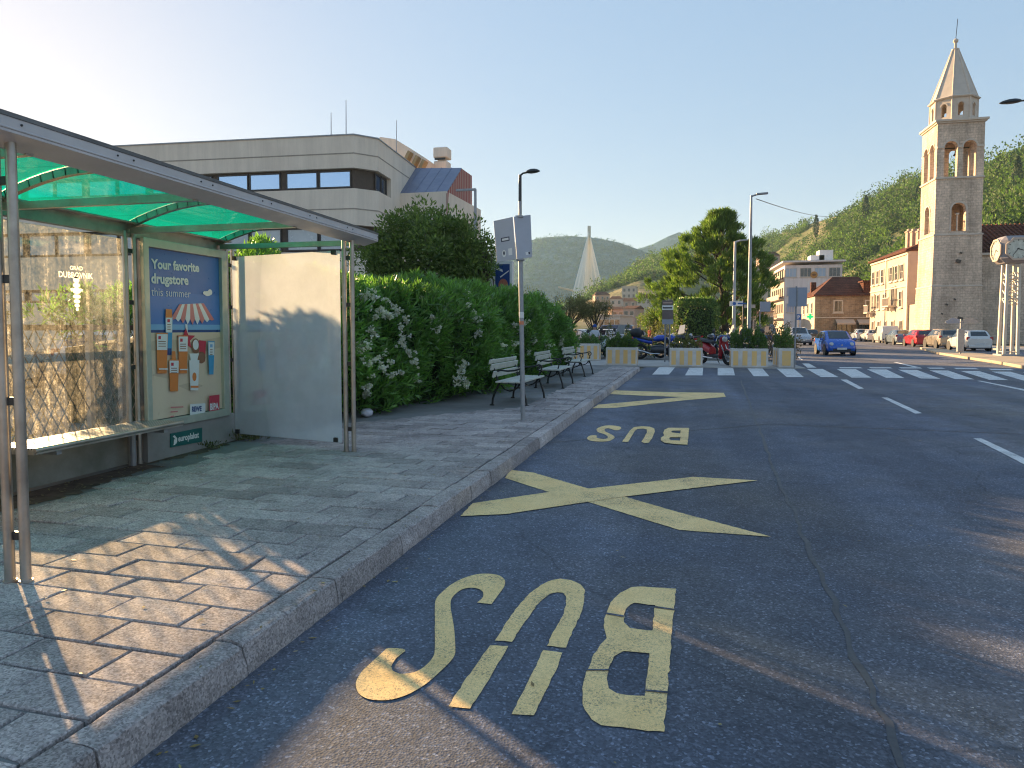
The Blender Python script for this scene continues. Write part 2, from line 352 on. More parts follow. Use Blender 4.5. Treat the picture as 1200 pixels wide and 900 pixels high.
def paver_mat():
    m, n, l, bs, o = newmat('rough stone slabs'); co = tc(n, l); g = n.new('ShaderNodeNewGeometry')
    f = ramp(n, l, noise(n, l, co, 1.1, 6, .68), [(.28, (.26, .23, .225)), (.5, (.41, .36, .345)), (.72, (.52, .455, .425))])
    f = mix(n, l, 1., f, ramp(n, l, g.outputs['Random Per Island'], [(0, .78), (.5, 1.), (1, 1.16)]), 'MULTIPLY')
    v = n.new('ShaderNodeTexVoronoi'); v.inputs['Scale'].default_value = 120; l.new(co, v.inputs['Vector'])
    sp = n.new('ShaderNodeSeparateColor'); l.new(v.outputs['Color'], sp.inputs[0])
    f = mix(n, l, 1., f, ramp(n, l, sp.outputs[0], [(0, .62), (.5, 1.), (1, 1.4)]), 'MULTIPLY')
    f = mix(n, l, 1., f, ramp(n, l, noise(n, l, co, 9, 6, .8), [(.3, .72), (.6, 1.08)]), 'MULTIPLY')
    spot = ramp(n, l, noise(n, l, co, 2.9, 6, .8), [(.60, 1.), (.68, .48)]); f = mix(n, l, .7, f, spot, 'MULTIPLY')
    l.new(f, bs.inputs['Base Color']); bs.inputs['Roughness'].default_value = .9; bs.inputs['Specular IOR Level'].default_value = .2
    h = mix(n, l, .5, noise(n, l, co, 70, 6, .8), noise(n, l, co, 9, 4)); bump(n, l, h, bs, 1., .012)
    return m
PAVER = paver_mat()
BASE = pm('dark stained pavement', (.27, .265, .26), .93, 0, (.14, .137, .13), .7, 60, .006)
b = MB()
pts = [kp(.2, -6), kp(.2, 25.3), kp(.9, 26.6), kp(9, 26.9), kp(9, -6)]
b.prism([(p.x, p.y) for p in pts][::1], .125, Matrix()); struct(b, 'pavement_base', BASE)
b = MB(); y = -2.2; k = 0
while y < 25.6:
    d = .245+random.uniform(-.012, .012); off = .186+(.0 if k % 2 else -.235)
    Wm = 3.12+random.uniform(-.1, .1) if y < 9 else max(.98, 3.1-(y-9)*.75)+random.uniform(-.05, .05)
    while off < Wm:
        Ls = .47+random.uniform(-.035, .035); a0 = max(off, .182); a1 = min(off+Ls, Wm+.1); off += Ls
        if a1-a0 < .06: continue
        g_ = .004+random.random()*.0035; z = .139+random.uniform(-.004, .0035); tz = [random.uniform(-.003, .003) for _ in range(4)]
        r_ = .006
        q = [(a0+g_, y+g_), (a1-g_, y+g_), (a1-g_, y+d-g_), (a0+g_, y+d-g_)]
        q = [(u+random.uniform(-.005, .005), v+random.uniform(-.005, .005)) for u, v in q]
        if random.random() < .10: j_ = random.randrange(4); u, v = q[j_]; cu0, cv0 = sum(p[0] for p in q)/4, sum(p[1] for p in q)/4; q[j_] = (u+(cu0-u)*random.uniform(.08, .22), v+(cv0-v)*random.uniform(.08, .25))
        cu_, cv_ = sum(p[0] for p in q)/4, sum(p[1] for p in q)/4
        qi = [(u+(r_ if u < cu_ else -r_), v+(r_ if v < cv_ else -r_)) for u, v in q]
        vs = [kp(u, v, .09) for u, v in q]+[kp(u, v, z-.006+t) for (u, v), t in zip(q, tz)]+[kp(u, v, z+t) for (u, v), t in zip(qi, tz)]
        fs = [(8, 9, 10, 11)]
        for i in range(4):
            j = (i+1) % 4; fs += [(i, j, j+4, i+4), (i+4, j+4, j+8, i+8)]
        # KL points left, so flip to keep normals outward
        b.add(vs, [f[::-1] for f in fs])
    y += d; k += 1
struct(b, 'pavement', PAVER)
def kerb_mat():
    m = paver_mat(); m.name = 'worn kerb stone'; return m
b = MB(); y = -2.3
prof = [(-.010, -.05), (-.005, .05), (.002, .112), (.007, .138), (.02, .146), (.08, .147), (.155, .144), (.166, .138), (.166, .05)]
while y < 25.1:
    L = .72+random.uniform(-.14, .18); n = 20; dz = random.uniform(-.006, .005); do = random.uniform(-.008, .008)
    vs = []; fs = []
    for i in range(n+1):
        t = y+.005+(L-.01)*i/n
        ch = max(0, math.sin(t*7.3)+math.sin(t*17.1+1)+math.sin(t*3.1)-1.0)*.009+random.uniform(0, .004)
        for j, (o_, z_) in enumerate(prof):
            e_ = ch if j in (2, 3, 4) else 0
            vs.append(kp(o_+do+e_*1.2+(random.uniform(-.003, .003)), t, z_+dz-(e_*.8 if j in (3, 4) else 0)+random.uniform(-.0015, .0015)))
    m_ = len(prof)
    for i in range(n):
        for j in range(m_-1): fs.append((i*m_+j, i*m_+j+1, (i+1)*m_+j+1, (i+1)*m_+j))
    fs += [tuple(range(m_))[::-1], tuple(range(n*m_, n*m_+m_))]
    b.add(vs, [f[::-1] for f in fs]); y += L
# rounded return of the kerb at the crossing
vs = []; fs = []; cpt = (.95, 25.15)
for i in range(13):
    a = (PI/2)*i/12
    for (o_, z_) in prof:
        rr = .95-o_; vs.append(kp(cpt[0]-rr*math.cos(a), cpt[1]+rr*math.sin(a), z_-.06*a/1.57))
for i in range(12):
    for j in range(m_-1): fs.append((i*m_+j, i*m_+j+1, (i+1)*m_+j+1, (i+1)*m_+j))
b.add(vs, [f[::-1] for f in fs])
struct(b, 'kerb', kerb_mat())
# ---- painted markings, traced on the ground in photograph pixels
YEL = paintmat('yellow road paint', (1., .72, .34), (.92, .63, .27), .5)
WHT = paintmat('white road paint', (.82, .81, .79), (.68, .68, .67), .3)
def trace(loops, z=.004, ox=0, oy=0, s=1.):
    return [[tuple(gnd(ox+x/s, oy+y/s))[:2] for x, y in L] for L in loops]
def ragged(L, st=.03, a=.0022):
    out = []
    for i in range(len(L)):
        p, q = np.array(L[i]), np.array(L[(i+1) % len(L)]); n = max(1, int(np.linalg.norm(q-p)/st)); n = min(n, 60)
        for k in range(n): out.append(tuple(p+(q-p)*k/n+(rng.normal(size=2)*a if k else 0)))
    return out
def mark(name, polys, mt):
    b = MB()
    for k, P in enumerate(polys): b.prism([ragged(L) for L in P], 0, Matrix.Translation((0, 0, .005+.003*k if len(polys) < 4 else .005)))
    return struct(b, name, mt)
def smooth_loop(L, n=4, keep=48):
    out = []; m = len(L)
    for i in range(m):
        p0, p1, p2, p3 = [np.array(L[(i+k) % m], float) for k in (-1, 0, 1, 2)]
        def ang(a, b_, c):
            u, v = b_-a, c-b_; return math.degrees(math.acos(max(-1, min(1, u@v/(np.linalg.norm(u)*np.linalg.norm(v)+1e-9)))))
        if ang(p0, p1, p2) > keep: p0 = p1
        if ang(p1, p2, p3) > keep: p3 = p2
        for k in range(n):
            t = k/n; q = .5*((2*p1)+(-p0+p2)*t+(2*p0-5*p1+4*p2-p3)*t*t+(-p0+3*p1-3*p2+p3)*t**3); out.append(tuple(q))
    return out
SL = smooth_loop
Sg = [(795,235),(880,245),(920,190),(955,140),(960,105),(930,78),(870,66),(800,68),(720,90),(650,125),(600,165),(555,215),(548,280),(548,400),(548,500),(540,550),(500,600),(450,635),(400,650),(340,652),(300,635),(292,610),(320,565),(375,520),(360,507),(275,503),(250,520),(190,575),(130,630),(95,680),(85,720),(100,765),(140,795),(200,808),(280,807),(350,790),(420,760),(500,710),(580,640),(640,580),(665,540),(668,500),(662,400),(650,320),(640,260),(645,215),(675,180),(710,157),(760,148),(805,155),(830,172),(832,195),(820,215)]
U1 = [(5,360),(60,270),(120,190),(180,120),(240,75),(300,48),(345,40),(400,48),(450,70),(475,100),(470,160),(455,220),(430,280),(395,350),(375,405),(275,395),(300,335),(340,270),(365,210),(375,170),(375,135),(360,115),(330,112),(290,120),(240,160),(200,210),(150,280),(90,375),(0,368)]
U2 = [(870,488),(978,490),(935,570),(880,660),(820,760),(755,858),(628,845),(680,760),(770,630),(830,540)]
U3 = [(255,418),(355,432),(330,510),(290,590),(240,690),(205,763),(88,757),(130,670),(185,560),(225,480)]
Bo = [(955,93),(945,200),(935,300),(925,440),(910,640),(905,680),(893,850),(760,838),(620,822),(560,815),(510,785),(475,735),(462,680),(465,600),(480,535),(500,500),(520,440),(555,390),(590,355),(575,300),(575,255),(590,215),(610,165),(660,115),(720,85),(780,82)]
Bh1 = [(845,180),(830,315),(760,308),(710,300),(680,270),(680,230),(700,190),(735,168)]
Bh2 = [(815,435),(790,660),(690,655),(640,645),(600,620),(590,570),(605,500),(630,450),(680,423)]
mark('bus_lettering', [trace([SL(Sg)], ox=400, oy=660, s=5), trace([U1], ox=580, oy=670, s=4.5), trace([U2], ox=400, oy=660, s=5),
     trace([U3], ox=580, oy=670, s=4.5), trace([Bo, Bh1, Bh2], ox=580, oy=670, s=4.5)], YEL)
# thin seams in the letters where the paint strips were laid
b = MB()
for q in ([(845,188),(948,203),(947,210),(843,196)], [(795,630),(912,640),(911,650),(793,638)], [(588,222),(680,238),(679,246),(586,230)], [(476,521),(606,522),(605,529),(474,529)]):
    b.prism(trace([q], ox=580, oy=670, s=4.5), 0, Matrix.Translation((0, 0, .0085)))
struct(b, 'paint_seams', ASPH)
mark('bus_lettering', [trace(P, ox=680, oy=450, s=6.667) for P in (
    [SL([(265,362),(300,362),(320,350),(310,335),(250,326),(190,328),(140,345),(125,360),(140,378),(190,395),(215,412),(215,425),(190,432),(150,428),(125,420),(133,408),(110,402),(70,408),(52,425),(65,440),(110,450),(180,452),(230,446),(268,425),(262,408),(230,390),(195,372),(190,355),(220,348)])],
    [[(327,455),(355,458),(375,455),(400,415),(425,370),(445,355),(490,352),(520,358),(522,380),(500,420),(478,455),(500,467),(535,462),(560,430),(583,375),(578,350),(540,337),(480,333),(420,340),(385,370),(355,415)]],
    [[(850,348),(845,410),(838,480),(740,475),(660,465),(628,445),(630,425),(655,408),(648,385),(660,360),(690,347)], [(785,368),(780,392),(720,385),(708,380),(720,370)], [(783,422),(780,448),(710,445),(692,435),(700,422)]])], YEL)
mark('cross_marking', [trace([[(215,35),(300,45),(505,105),(640,135),(830,190),(1180,283),(840,258),(700,215),(490,150),(350,115),(195,65)]], ox=530, oy=540, s=3.158),
     trace([[(75,160),(380,115),(510,105),(890,62),(1130,75),(880,105),(640,135),(480,158),(200,200),(30,208)]], ox=530, oy=540, s=3.158)], YEL)
mark('zigzag_marking', [trace([[(250,50),(700,65),(1120,70),(1138,102),(800,130),(480,165),(270,188),(92,192),(140,163),(450,135),(800,103),(480,92),(235,80)]], ox=680, oy=450, s=6.667)], YEL)
cw = [[(772.7,430),(791.7,430),(784,439),(764.3,439)], [(808,431),(824,431),(823.3,440),(802.7,440)], [(841,431),(859,431),(861.3,440),(841,440)],
      [(875.7,431.7),(893.3,431.7),(901.6,441),(883.3,441)], [(910,432),(930,432),(942,442),(922,442)], [(945.3,432.5),(964,432.5),(982.7,442),(962,442)],
      [(980.7,432.7),(1002.7,432.7),(1021.3,442.7),(998,442.7)], [(1016,433),(1038.7,433),(1060,443.2),(1038.7,443)]]
cw += [[(1052.5+j*36.5, 433.4+j*.7), (1074.5+j*36.5, 433.6+j*.7), (1105-3+j*40, 444+j*.8), (1079+j*40, 443.6+j*.8)] for j in range(6)]
mark('crossing_stripes', [trace([P]) for P in cw], WHT)
mark('crossing_stripes', [trace([P]) for P in ([(983,430.4),(1008,430.4),(1011,431.7),(985,431.7)], [(1018,430.4),(1043,430.5),(1046,431.8),(1021,431.8)],
     [(1053,430.6),(1077,430.8),(1081,432),(1056,431.8)], [(1086,431),(1104,431),(1108,432.2),(1090,432.2)], [(1117,431.2),(1143,431.4),(1147,432.8),(1121,432.6)], [(1158,432.2),(1184,432.6),(1189,434),(1162,433.8)])], WHT)
mark('lane_dashes', [trace([P]) for P in ([(985,445),(992.5,445),(1012.5,455.5),(1006,456)], [(1033,466),(1040,466),(1080.5,484.5),(1072.5,485)],
     [(1140.5,514),(1150,514),(1262,566),(1250,570)], [(1145,446.5),(1149,446.3),(1230,462),(1226,463.5)], [(1047,424.6),(1051,424.6),(1080,431),(1075,431.4)], [(935,418.5),(937,418.5),(941,422),(938,422)], [(940,426),(948,426),(957,431),(946,431)])], WHT)
def strip_line(pts, wd):
    b = MB(); V = []
    for i, p in enumerate(pts):
        t = (pts[min(i+1, len(pts)-1)]-pts[max(i-1, 0)]).normalized(); n_ = Vector((-t.y, t.x, 0))*wd*random.uniform(.35, .65); V += [(p.x+n_.x, p.y+n_.y, .0035), (p.x-n_.x, p.y-n_.y, .0035)]
    b.add(V, [(2*i+1, 2*i+3, 2*i+2, 2*i) for i in range(len(pts)-1)]); return b
TAR = pm('tar seam', (.05, .052, .058), .6, 0, (.075, .08, .09), 8)
for a_, c_, wd in (((868, 446), (905, 545), .035), ((905, 545), (1060, 900), .03), ((900, 497), (1200, 509), .04), ((630, 520), (900, 497), .03)):
    A_, B2 = gnd(*a_), gnd(*c_); n_ = 40; pts = [A_.lerp(B2, i/n_)+Vector((random.gauss(0, .012), random.gauss(0, .012), 0)) for i in range(n_+1)]
    struct(strip_line(pts, wd), 'tar_seam', TAR)
DIRT = pm('brown soil and leaf mould', (.16, .11, .075), .95, 0, (.06, .042, .03), 7, 40, .01)
n_ = 60; e1 = [(XD+random.gauss(0, .035)+.07*math.sin(y*3), y) for XD, y in [(-5.05, 3.9+3.9*i/n_) for i in range(n_+1)]]
b = MB(); b.prism([(-5.42, 3.9)]+[(x if y < 6 else x-.22, y) for x, y in e1]+[(-5.42, 7.8)], 0, Matrix.Translation((0, 0, .1305))); struct(b, 'soil_strip', DIRT)
# small bits of grit and leaves on the road and pavement
LEAFY = leafmat('dry leaf', (.22, .14, .05), (.3, .24, .09), .1)
P = []; 
for _ in range(260):
    y = random.uniform(1.5, 16); P.append(kp(random.choice([-1, -1, 1])*abs(random.gauss(0, .1))-.03, y, .006) if random.random() < .7 else Vector((random.uniform(-1.5, 5), y, .006)))
for _ in range(200): P.append(Vector((random.gauss(-5.15, .18), random.uniform(4.2, 7.2), .146)))
for _ in range(110): P.append(kp(random.uniform(.3, 3), random.uniform(2, 12), .149))
P = np.array([tuple(p) for p in P]); P[:, 2] = np.where((P[:, 0] < -1.92+.034*P[:, 1]-.0), .148, .008)
D = unit(len(P)); D[:, 2] *= .12; N = np.tile([0, 0, 1.], (len(P), 1))
leaf_obj('dry_leaf_litter', P, D, N, rng.uniform(.012, .05, len(P)), rng.uniform(.008, .02, len(P)), LEAFY, kind='stuff')
# traffic island on the far side of the road
b = MB(); I = [gnd(1078, 409), gnd(1097, 415), gnd(1130, 420.5), gnd(1165, 426), gnd(1200, 432.5), gnd(1290, 446)]
poly = [(p.x, p.y) for p in I]+[(I[5].x+5, I[5].y+2.5), (I[4].x+4.3, I[4].y+4), (I[2].x+2.6, I[2].y+4), (I[0].x+.8, I[0].y+1.5)]
b.prism(poly, .13, Matrix()); struct(b, 'traffic_island', pm('sunlit sandstone kerb', (.46, .38, .28), .9, 0, (.36, .29, .2), 2, 30, .006), bevel=.02)  # sandy stone tone over the whole island
b = MB(); b.box((24.6, 60, .06), (3.4, 66, .13)); struct(b, 'far_pavement', CONC)
# ------------------------------------------------------------------ BUS SHELTER
sh = thing('bus_shelter', 'steel bus shelter with green arched roof, frosted end panel and drugstore poster', 'bus shelter', (-4.5, 5.2, .14))
XF, XR = -3.53, -5.44
def post_pair(x, y, z0, z1, dx=.043, dy=.01):
    for s in (-1, 1):
        q = MB().tube([(x+s*dx, y+s*dy, z0), (x+s*dx, y+s*dy, z1)], .027, 14)
        q.tube([(x+s*dx, y+s*dy, z0), (x+s*dx, y+s*dy, z0+.02)], .036, 14); p = q.build('post', STEEL, sh, W=True, smooth=40)
    for z in (.4, 1.15, 1.82, 2.35): MB().box((x, y, z), (max(dx*2, .02), max(dy*2, .022), .045)).build('post_clamp', DARK, sh, W=True)
post_pair(XF, 3.03, .13, 2.58); post_pair(XF-.03, 7.16, .13, 2.56)
post_pair(XR, 6.02, .13, 2.55, .01, .05); post_pair(XR, 7.66, .13, 2.55, .01, .05); post_pair(XR, 3.62, .13, 2.55, .01, .05)
ZR = 2.60; RY0, RY1 = 1.7, 7.58
b = MB()
b.box((XF+.13, (RY0+RY1)/2, 2.626), (.05, RY1-RY0, .066)).box((XF+.152, (RY0+RY1)/2, 2.600), (.010, RY1-RY0, .014))
pm('grey beam paint', (.60, .58, .58), .5, .2, (.50, .48, .48), 2.5)
MB().prism([(XF+.152, 2.592), (XF+.152, 2.578), (XF-.03, 2.53), (XF-.03, 2.60), (XF+.01, 2.60), (XF+.01, 2.56)][::-1], -(RY1-RY0), frame((0, RY0, 0), (1, 0, 0))).build('soffit', MATS['grey beam paint'], sh, W=True)
b.build('front_beam', pm('grey beam paint', (.52, .50, .50), .5, .35, (.42, .40, .40), 2.5), sh, W=True, bevel=.006)
b = MB(); b.box((XF+.09, (RY0+RY1)/2, 2.667), (.14, RY1-RY0, .018)).box((XF+.05, (RY0+RY1)/2, 2.692), (.12, RY1-RY0, .012)).build('gutter', DSTEEL, sh, W=True)
for k in range(8):
    for dd in (0, .13): MB().tube([(XF+.154, 2.1+k*.78+dd, 2.63), (XF+.160, 2.1+k*.78+dd, 2.63)], .0065, 8).build('rivet', DARK, sh, W=True)
b = MB(); b.box((XR-.03, (RY0+RY1)/2, 2.565), (.06, RY1-RY0, .14)).box((XR+.05, (RY0+RY1)/2, 2.63), (.1, RY1-RY0, .02)).build('rear_beam', STEEL, sh, W=True, bevel=.005)
x0, x1 = XF+.02, XR
def arc(t): return (x0+(x1-x0)*t, ZR+.015+.21*math.sin(PI*t)**.9)
ribs = [1.78, 3.2, 4.6, 6.02, 7.46]
for yy in ribs:
    b = MB()
    A = [arc(i/16) for i in range(17)]
    for i in range(16):
        (xa, za), (xb, zb) = A[i], A[i+1]; c = ((xa+xb)/2, yy, (za+zb)/2-.01); L = math.hypot(xb-xa, zb-za)+.012
        b.box(c, (L, .05, .06), -math.atan2(zb-za, xb-xa) if True else 0, ax='Y')
    b.box(((x0+x1)/2, yy, ZR-.045), (abs(x1-x0)-.06, .045, .06))
    b.build('roof_rib', STEEL, sh, W=True)
GREEN = glassmat('green roof sheet', (.0, .74, .50), (.02, .92, .64), .5, .28, False, .05)
for i in range(len(ribs)-1):
    b = MB(); ya, yb = ribs[i]+.02, ribs[i+1]-.02; vs = []; fs = []
    for k in range(17):
        xa, za = arc(k/16); vs += [(xa, ya, za+.025), (xa, yb, za+.025), (xa, yb, za+.031), (xa, ya, za+.031)]
    for k in range(16):
        q = k*4
        for j in range(4): fs.append((q+j, q+(j+1) % 4, q+4+(j+1) % 4, q+4+j))
    one_dirty_face(b.add(vs, fs).build('roof_panel', GREEN, sh, W=True), (0, 0, 1))
# frosted end panel, rear glass, near end board
FROST = glassmat('frosted glass', (.66, .86, .90), (.90, .93, .95), .2, .66, False, .08)
P0, P1 = Vector((-5.33, 7.56, 0)), Vector((-3.68, 7.2, 0))
b = MB(); b.prism(rect(0, .23, (P1-P0).length, 2.44), .012, frame(P0, P1-P0)).build('frosted_panel', FROST, sh, W=True); one_dirty_face(sh.children[-1] if False else bpy.data.objects['frosted_panel'], (0, 1, 0))
for t in (.03, .95):
    for z in (.26, 2.42): p = P0.lerp(P1, t); MB().box((p.x, p.y-.01, z), (.05, .035, .05)).build('glass_clamp', DARK, sh, W=True)
DIRTY = glassmat('dirty clear glass', (.95, .93, .85), (.9, .83, .66), .6, .14, True, .06)
b = MB(); b.box((XR, 4.86, 1.51), (.012, 2.14, 1.9)); gl = one_dirty_face(b.build('rear_glass', DIRTY, sh, W=True), (-1, 0, 0))
ETCH, n_, l_, b_, o_ = newmat('white etched print'); t_ = n_.new('ShaderNodeBsdfTranslucent'); t_.inputs[0].default_value = (.95, .93, .85, 1); l_.new(t_.outputs[0], o_.inputs[0])
def put_text(mb, body, a, c, M0, bold=0., hscale=1., mi=0, base=None):
    """text whose baseline runs from a to c in the plane's own coordinates"""
    vs, fs = text_loops(body, 1., bold, 'LEFT'); xs = [v[0] for v in vs]; w_ = max(xs)-min(xs)
    a = Vector(a); c = Vector(c); k = (c-a).length/w_; ang = math.atan2(c.y-a.y, c.x-a.x)
    T = M0 @ Matrix.Translation((a.x, a.y, 0)) @ Matrix.Rotation(ang, 4, 'Z') @ Matrix.Diagonal((k, k*hscale, 1, 1)) @ Matrix.Translation((-min(xs), 0, 0))
    return mb.add(vs, fs, mi, T)
MG = frame((XR+.009, 0, 0), (0, 1, 0))
def pg(x, y, X=XR+.009): p = atX(x, y, X); return (p.y, p.z)
b = MB(); put_text(b, 'GRAD', pg(82, 316), pg(97, 317), MG, .008, 1.0); put_text(b, 'DUBROVNIK', pg(69, 324.5), pg(109, 327), MG, .008, 1.15)
def ell(cx, cy, rx, ry, n=20): return [(cx+rx*math.cos(2*PI*k/n), cy+ry*math.sin(2*PI*k/n)) for k in range(n)]
c_ = pg(90, 345); 
for dy, rx, ry in ((.135, .042, .03), (.085, .05, .022), (.035, .06, .03), (-.02, .055, .02), (-.065, .045, .02), (-.105, .035, .018), (-.14, .02, .016)):
    b.prism(ell(c_[0], c_[1]+dy, rx*.8, ry), 0, MG)
b.prism([(c_[0]-.045, c_[1]+.15), (c_[0]-.03, c_[1]+.19), (c_[0], c_[1]+.165), (c_[0]+.03, c_[1]+.19), (c_[0]+.045, c_[1]+.15)], 0, MG)
b.prism([(c_[0]-.06, c_[1]+.02), (c_[0]-.07, c_[1]+.05), (c_[0]-.04, c_[1]+.06)], 0, MG).prism([(c_[0]+.06, c_[1]+.02), (c_[0]+.04, c_[1]+.06), (c_[0]+.07, c_[1]+.05)], 0, MG)
lt = b.build('lettering', ETCH, gl, W=True)
b = MB(); b.box((-4.96, 3.72, 1.32), (.86, .07, 2.3)); b.build('end_board', GALV, sh, W=True, bevel=.01)
# rear footing wall and bench seat
b = MB(); b.box((XR-.16, 4.85, .31), (.1, 2.6, .40)); b.build('footing_wall', pm('stained grey panel', (.3, .31, .28), .85, 0, (.17, .18, .15), 2.4), sh, W=True)
b = MB(); b.box((XR-.1, 4.85, .535), (.12, 2.6, .04)); b.build('sill_rail', GALV, sh, W=True, bevel=.005)
def perf_mat():
    m, n, l, bs, o = newmat('perforated steel'); co = tc(n, l)
    mp = n.new('ShaderNodeVectorMath'); mp.operation = 'SCALE'; mp.inputs[3].default_value = 32; l.new(co, mp.inputs[0])
    fr = n.new('ShaderNodeVectorMath'); fr.operation = 'FRACTION'; l.new(mp.outputs[0], fr.inputs[0])
    sb = n.new('ShaderNodeVectorMath'); sb.operation = 'SUBTRACT'; sb.inputs[1].default_value = (.5, .5, .5); l.new(fr.outputs[0], sb.inputs[0])
    ml = n.new('ShaderNodeVectorMath'); ml.operation = 'MULTIPLY'; ml.inputs[1].default_value = (1, 1, 0); l.new(sb.outputs[0], ml.inputs[0])
    ln = n.new('ShaderNodeVectorMath'); ln.operation = 'LENGTH'; l.new(ml.outputs[0], ln.inputs[0])
    f = ramp(n, l, ln.outputs['Value'], [(.26, (.04, .04, .04)), (.31, (.55, .55, .53))]); l.new(f, bs.inputs['Base Color'])
    bs.inputs['Metallic'].default_value = .8; bs.inputs['Roughness'].default_value = .35; return m
b = MB(); b.box((-5.2, 5.31, .575), (.44, 1.7, .012)); seat = b.build('bench_seat', perf_mat(), sh, W=True)
b = MB(); b.tube([(-4.975, 4.45, .565), (-4.975, 6.17, .565)], .02, 10).box((-4.98, 5.31, .55), (.03, 1.7, .035)).box((-5.42, 5.31, .55), (.03, 1.7, .035)).box((-5.2, 4.46, .55), (.44, .03, .04)).box((-5.2, 6.16, .55), (.44, .03, .04))
b.build('seat_frame', STEEL, seat, W=True, smooth=40)
for yy in (4.7, 5.95): MB().box((-5.22, yy, .515), (.44, .05, .05)).tube([(-5.40, yy, .13), (-5.40, yy, .54)], .028, 10).build('seat_bracket', GALV, sh, W=True)
# advertising panel
ap = MB(); ap.box((XR+.01, 6.87, .30), (.12, 1.5, .36)); adp = ap.build('panel_base', pm('grey panel base', (.3, .29, .28), .8, 0, (.22, .21, .2), 2), sh, W=True)
XP = XR+.085
def pp(x, y): p = atX(150+x/3.333, 260+y/3.333, XP); return (p.y, p.z)
b = MB(); FRc = [pp(64, 66), pp(389, 112), pp(389, 765), pp(66, 818)]; FRi = [pp(87, 97), pp(365, 137), pp(370, 745), pp(84, 792)]
ycoords = (pp(66, 500)[0], pp(387, 450)[0]); yin = (pp(86, 500)[0], pp(367, 450)[0]); b.prism([rect(ycoords[0], .47, ycoords[1], 2.50), rect(yin[0], .56, yin[1], 2.41)[::-1]], .05, frame((XP-.03, 0, 0), (0, 1, 0)))
pf = b.build('poster_frame', pm('greenish aluminium frame', (.56, .56, .48), .45, .5, (.4, .43, .37), 3), sh, W=True, bevel=.006)
b = MB(); b.box((XP-.07, (ycoords[0]+ycoords[1])/2, 1.485), (.08, ycoords[1]-ycoords[0]-.05, 2.02)); b.build('poster_case', DSTEEL, pf, W=True)
def inkm(nm, c, r=.35): return pm('print '+nm, c, r, 0, tuple(x*.93 for x in c), 3)
INK = [inkm('blue', (.07, .20, .55)), inkm('light blue', (.2, .42, .7)), inkm('sand', (.72, .57, .43)), inkm('white', (.75, .76, .78)), inkm('pink', (.62, .2, .2)),
       inkm('orange', (.72, .22, .05)), inkm('red', (.55, .035, .07)), inkm('cyan', (.05, .32, .6)), inkm('navy', (.02, .06, .22)), inkm('brown', (.25, .11, .06)), inkm('deep blue', (.05, .16, .48)), inkm('dune', (.60, .47, .35))]
b = MB(); y0, y1 = yin; zs = pp(225, 432)[1]
lay = [0]
def ML(): lay[0] += .0007; return frame((XP-.025+lay[0], 0, 0), (0, 1, 0))
b.prism(rect(y0, 1.95, y1, 2.405), 0, ML(), 10); b.prism(rect(y0, zs+.09, y1, 1.95), 0, ML(), 0); b.prism(rect(y0, zs+.03, y1, zs+.09), 0, ML(), 1); b.prism(rect(y0, zs, y1, zs+.03), 0, ML(), 8)
b.prism(rect(y0, .57, y1, zs), 0, ML(), 2)
b.prism([pp(86, 470), pp(150, 455), pp(250, 470), pp(368, 450), pp(368, 490), pp(250, 520), pp(86, 500)], 0, ML(), 11)
b.prism([pp(100, 600), pp(140, 575), pp(205, 590), pp(160, 612)], 0, ML(), 11); b.prism([pp(200, 640), pp(260, 625), pp(300, 640), pp(250, 662)], 0, ML(), 11)
put_text(b, 'Your favorite', pp(97, 180), pp(284, 195), ML(), .035, 1., 3); put_text(b, 'drugstore', pp(97, 238), pp(242, 245), ML(), .035, 1., 3); put_text(b, 'this summer', pp(97, 288), pp(250, 296), ML(), -.008, 1.05, 3)
b.prism(ell(*pp(315, 280), .06, .03), 0, ML(), 3); b.prism(ell(*pp(325, 275), .04, .035), 0, ML(), 3); b.prism(ell(*pp(305, 278), .035, .022), 0, ML(), 3)
MU = ML()
T_ = [(205, 322), (300, 318)]; B_ = [(172, 378), (341, 382)]
for k in range(9):
    t0, t1 = k/9, (k+1)/9; g = lambda A, t: (A[0][0]+(A[1][0]-A[0][0])*t, A[0][1]+(A[1][1]-A[0][1])*t)
    q = [g(T_, t0), g(T_, t1), g(B_, t1), (g(B_, (t0+t1)/2)[0], g(B_, (t0+t1)/2)[1]+22*math.sin(PI*(k+.5)/9)), g(B_, t0)]
    b.prism([pp(*p) for p in q], 0, MU, 4 if k % 2 == 0 else 3)
b.prism([pp(228, 400), pp(236, 400), pp(240, 470), pp(232, 470)], 0, ML(), 3)
st = [(230+(38 if k % 2 == 0 else 17)*math.sin(PI*k/5), 458-(44 if k % 2 == 0 else 19)*math.cos(PI*k/5)) for k in range(10)]
b.prism([pp(*p) for p in st], 0, ML(), 6)
b.prism(ell(*pp(268, 485), .07, .09), 0, ML(), 9); b.prism(ell(*pp(268, 480), .05, .06), 0, ML(), 3); b.prism([pp(280, 462), pp(308, 466), pp(304, 546), pp(284, 544)], 0, ML(), 6); b.prism(ell(*pp(290, 530), .07, .07), 0, ML(), 9)
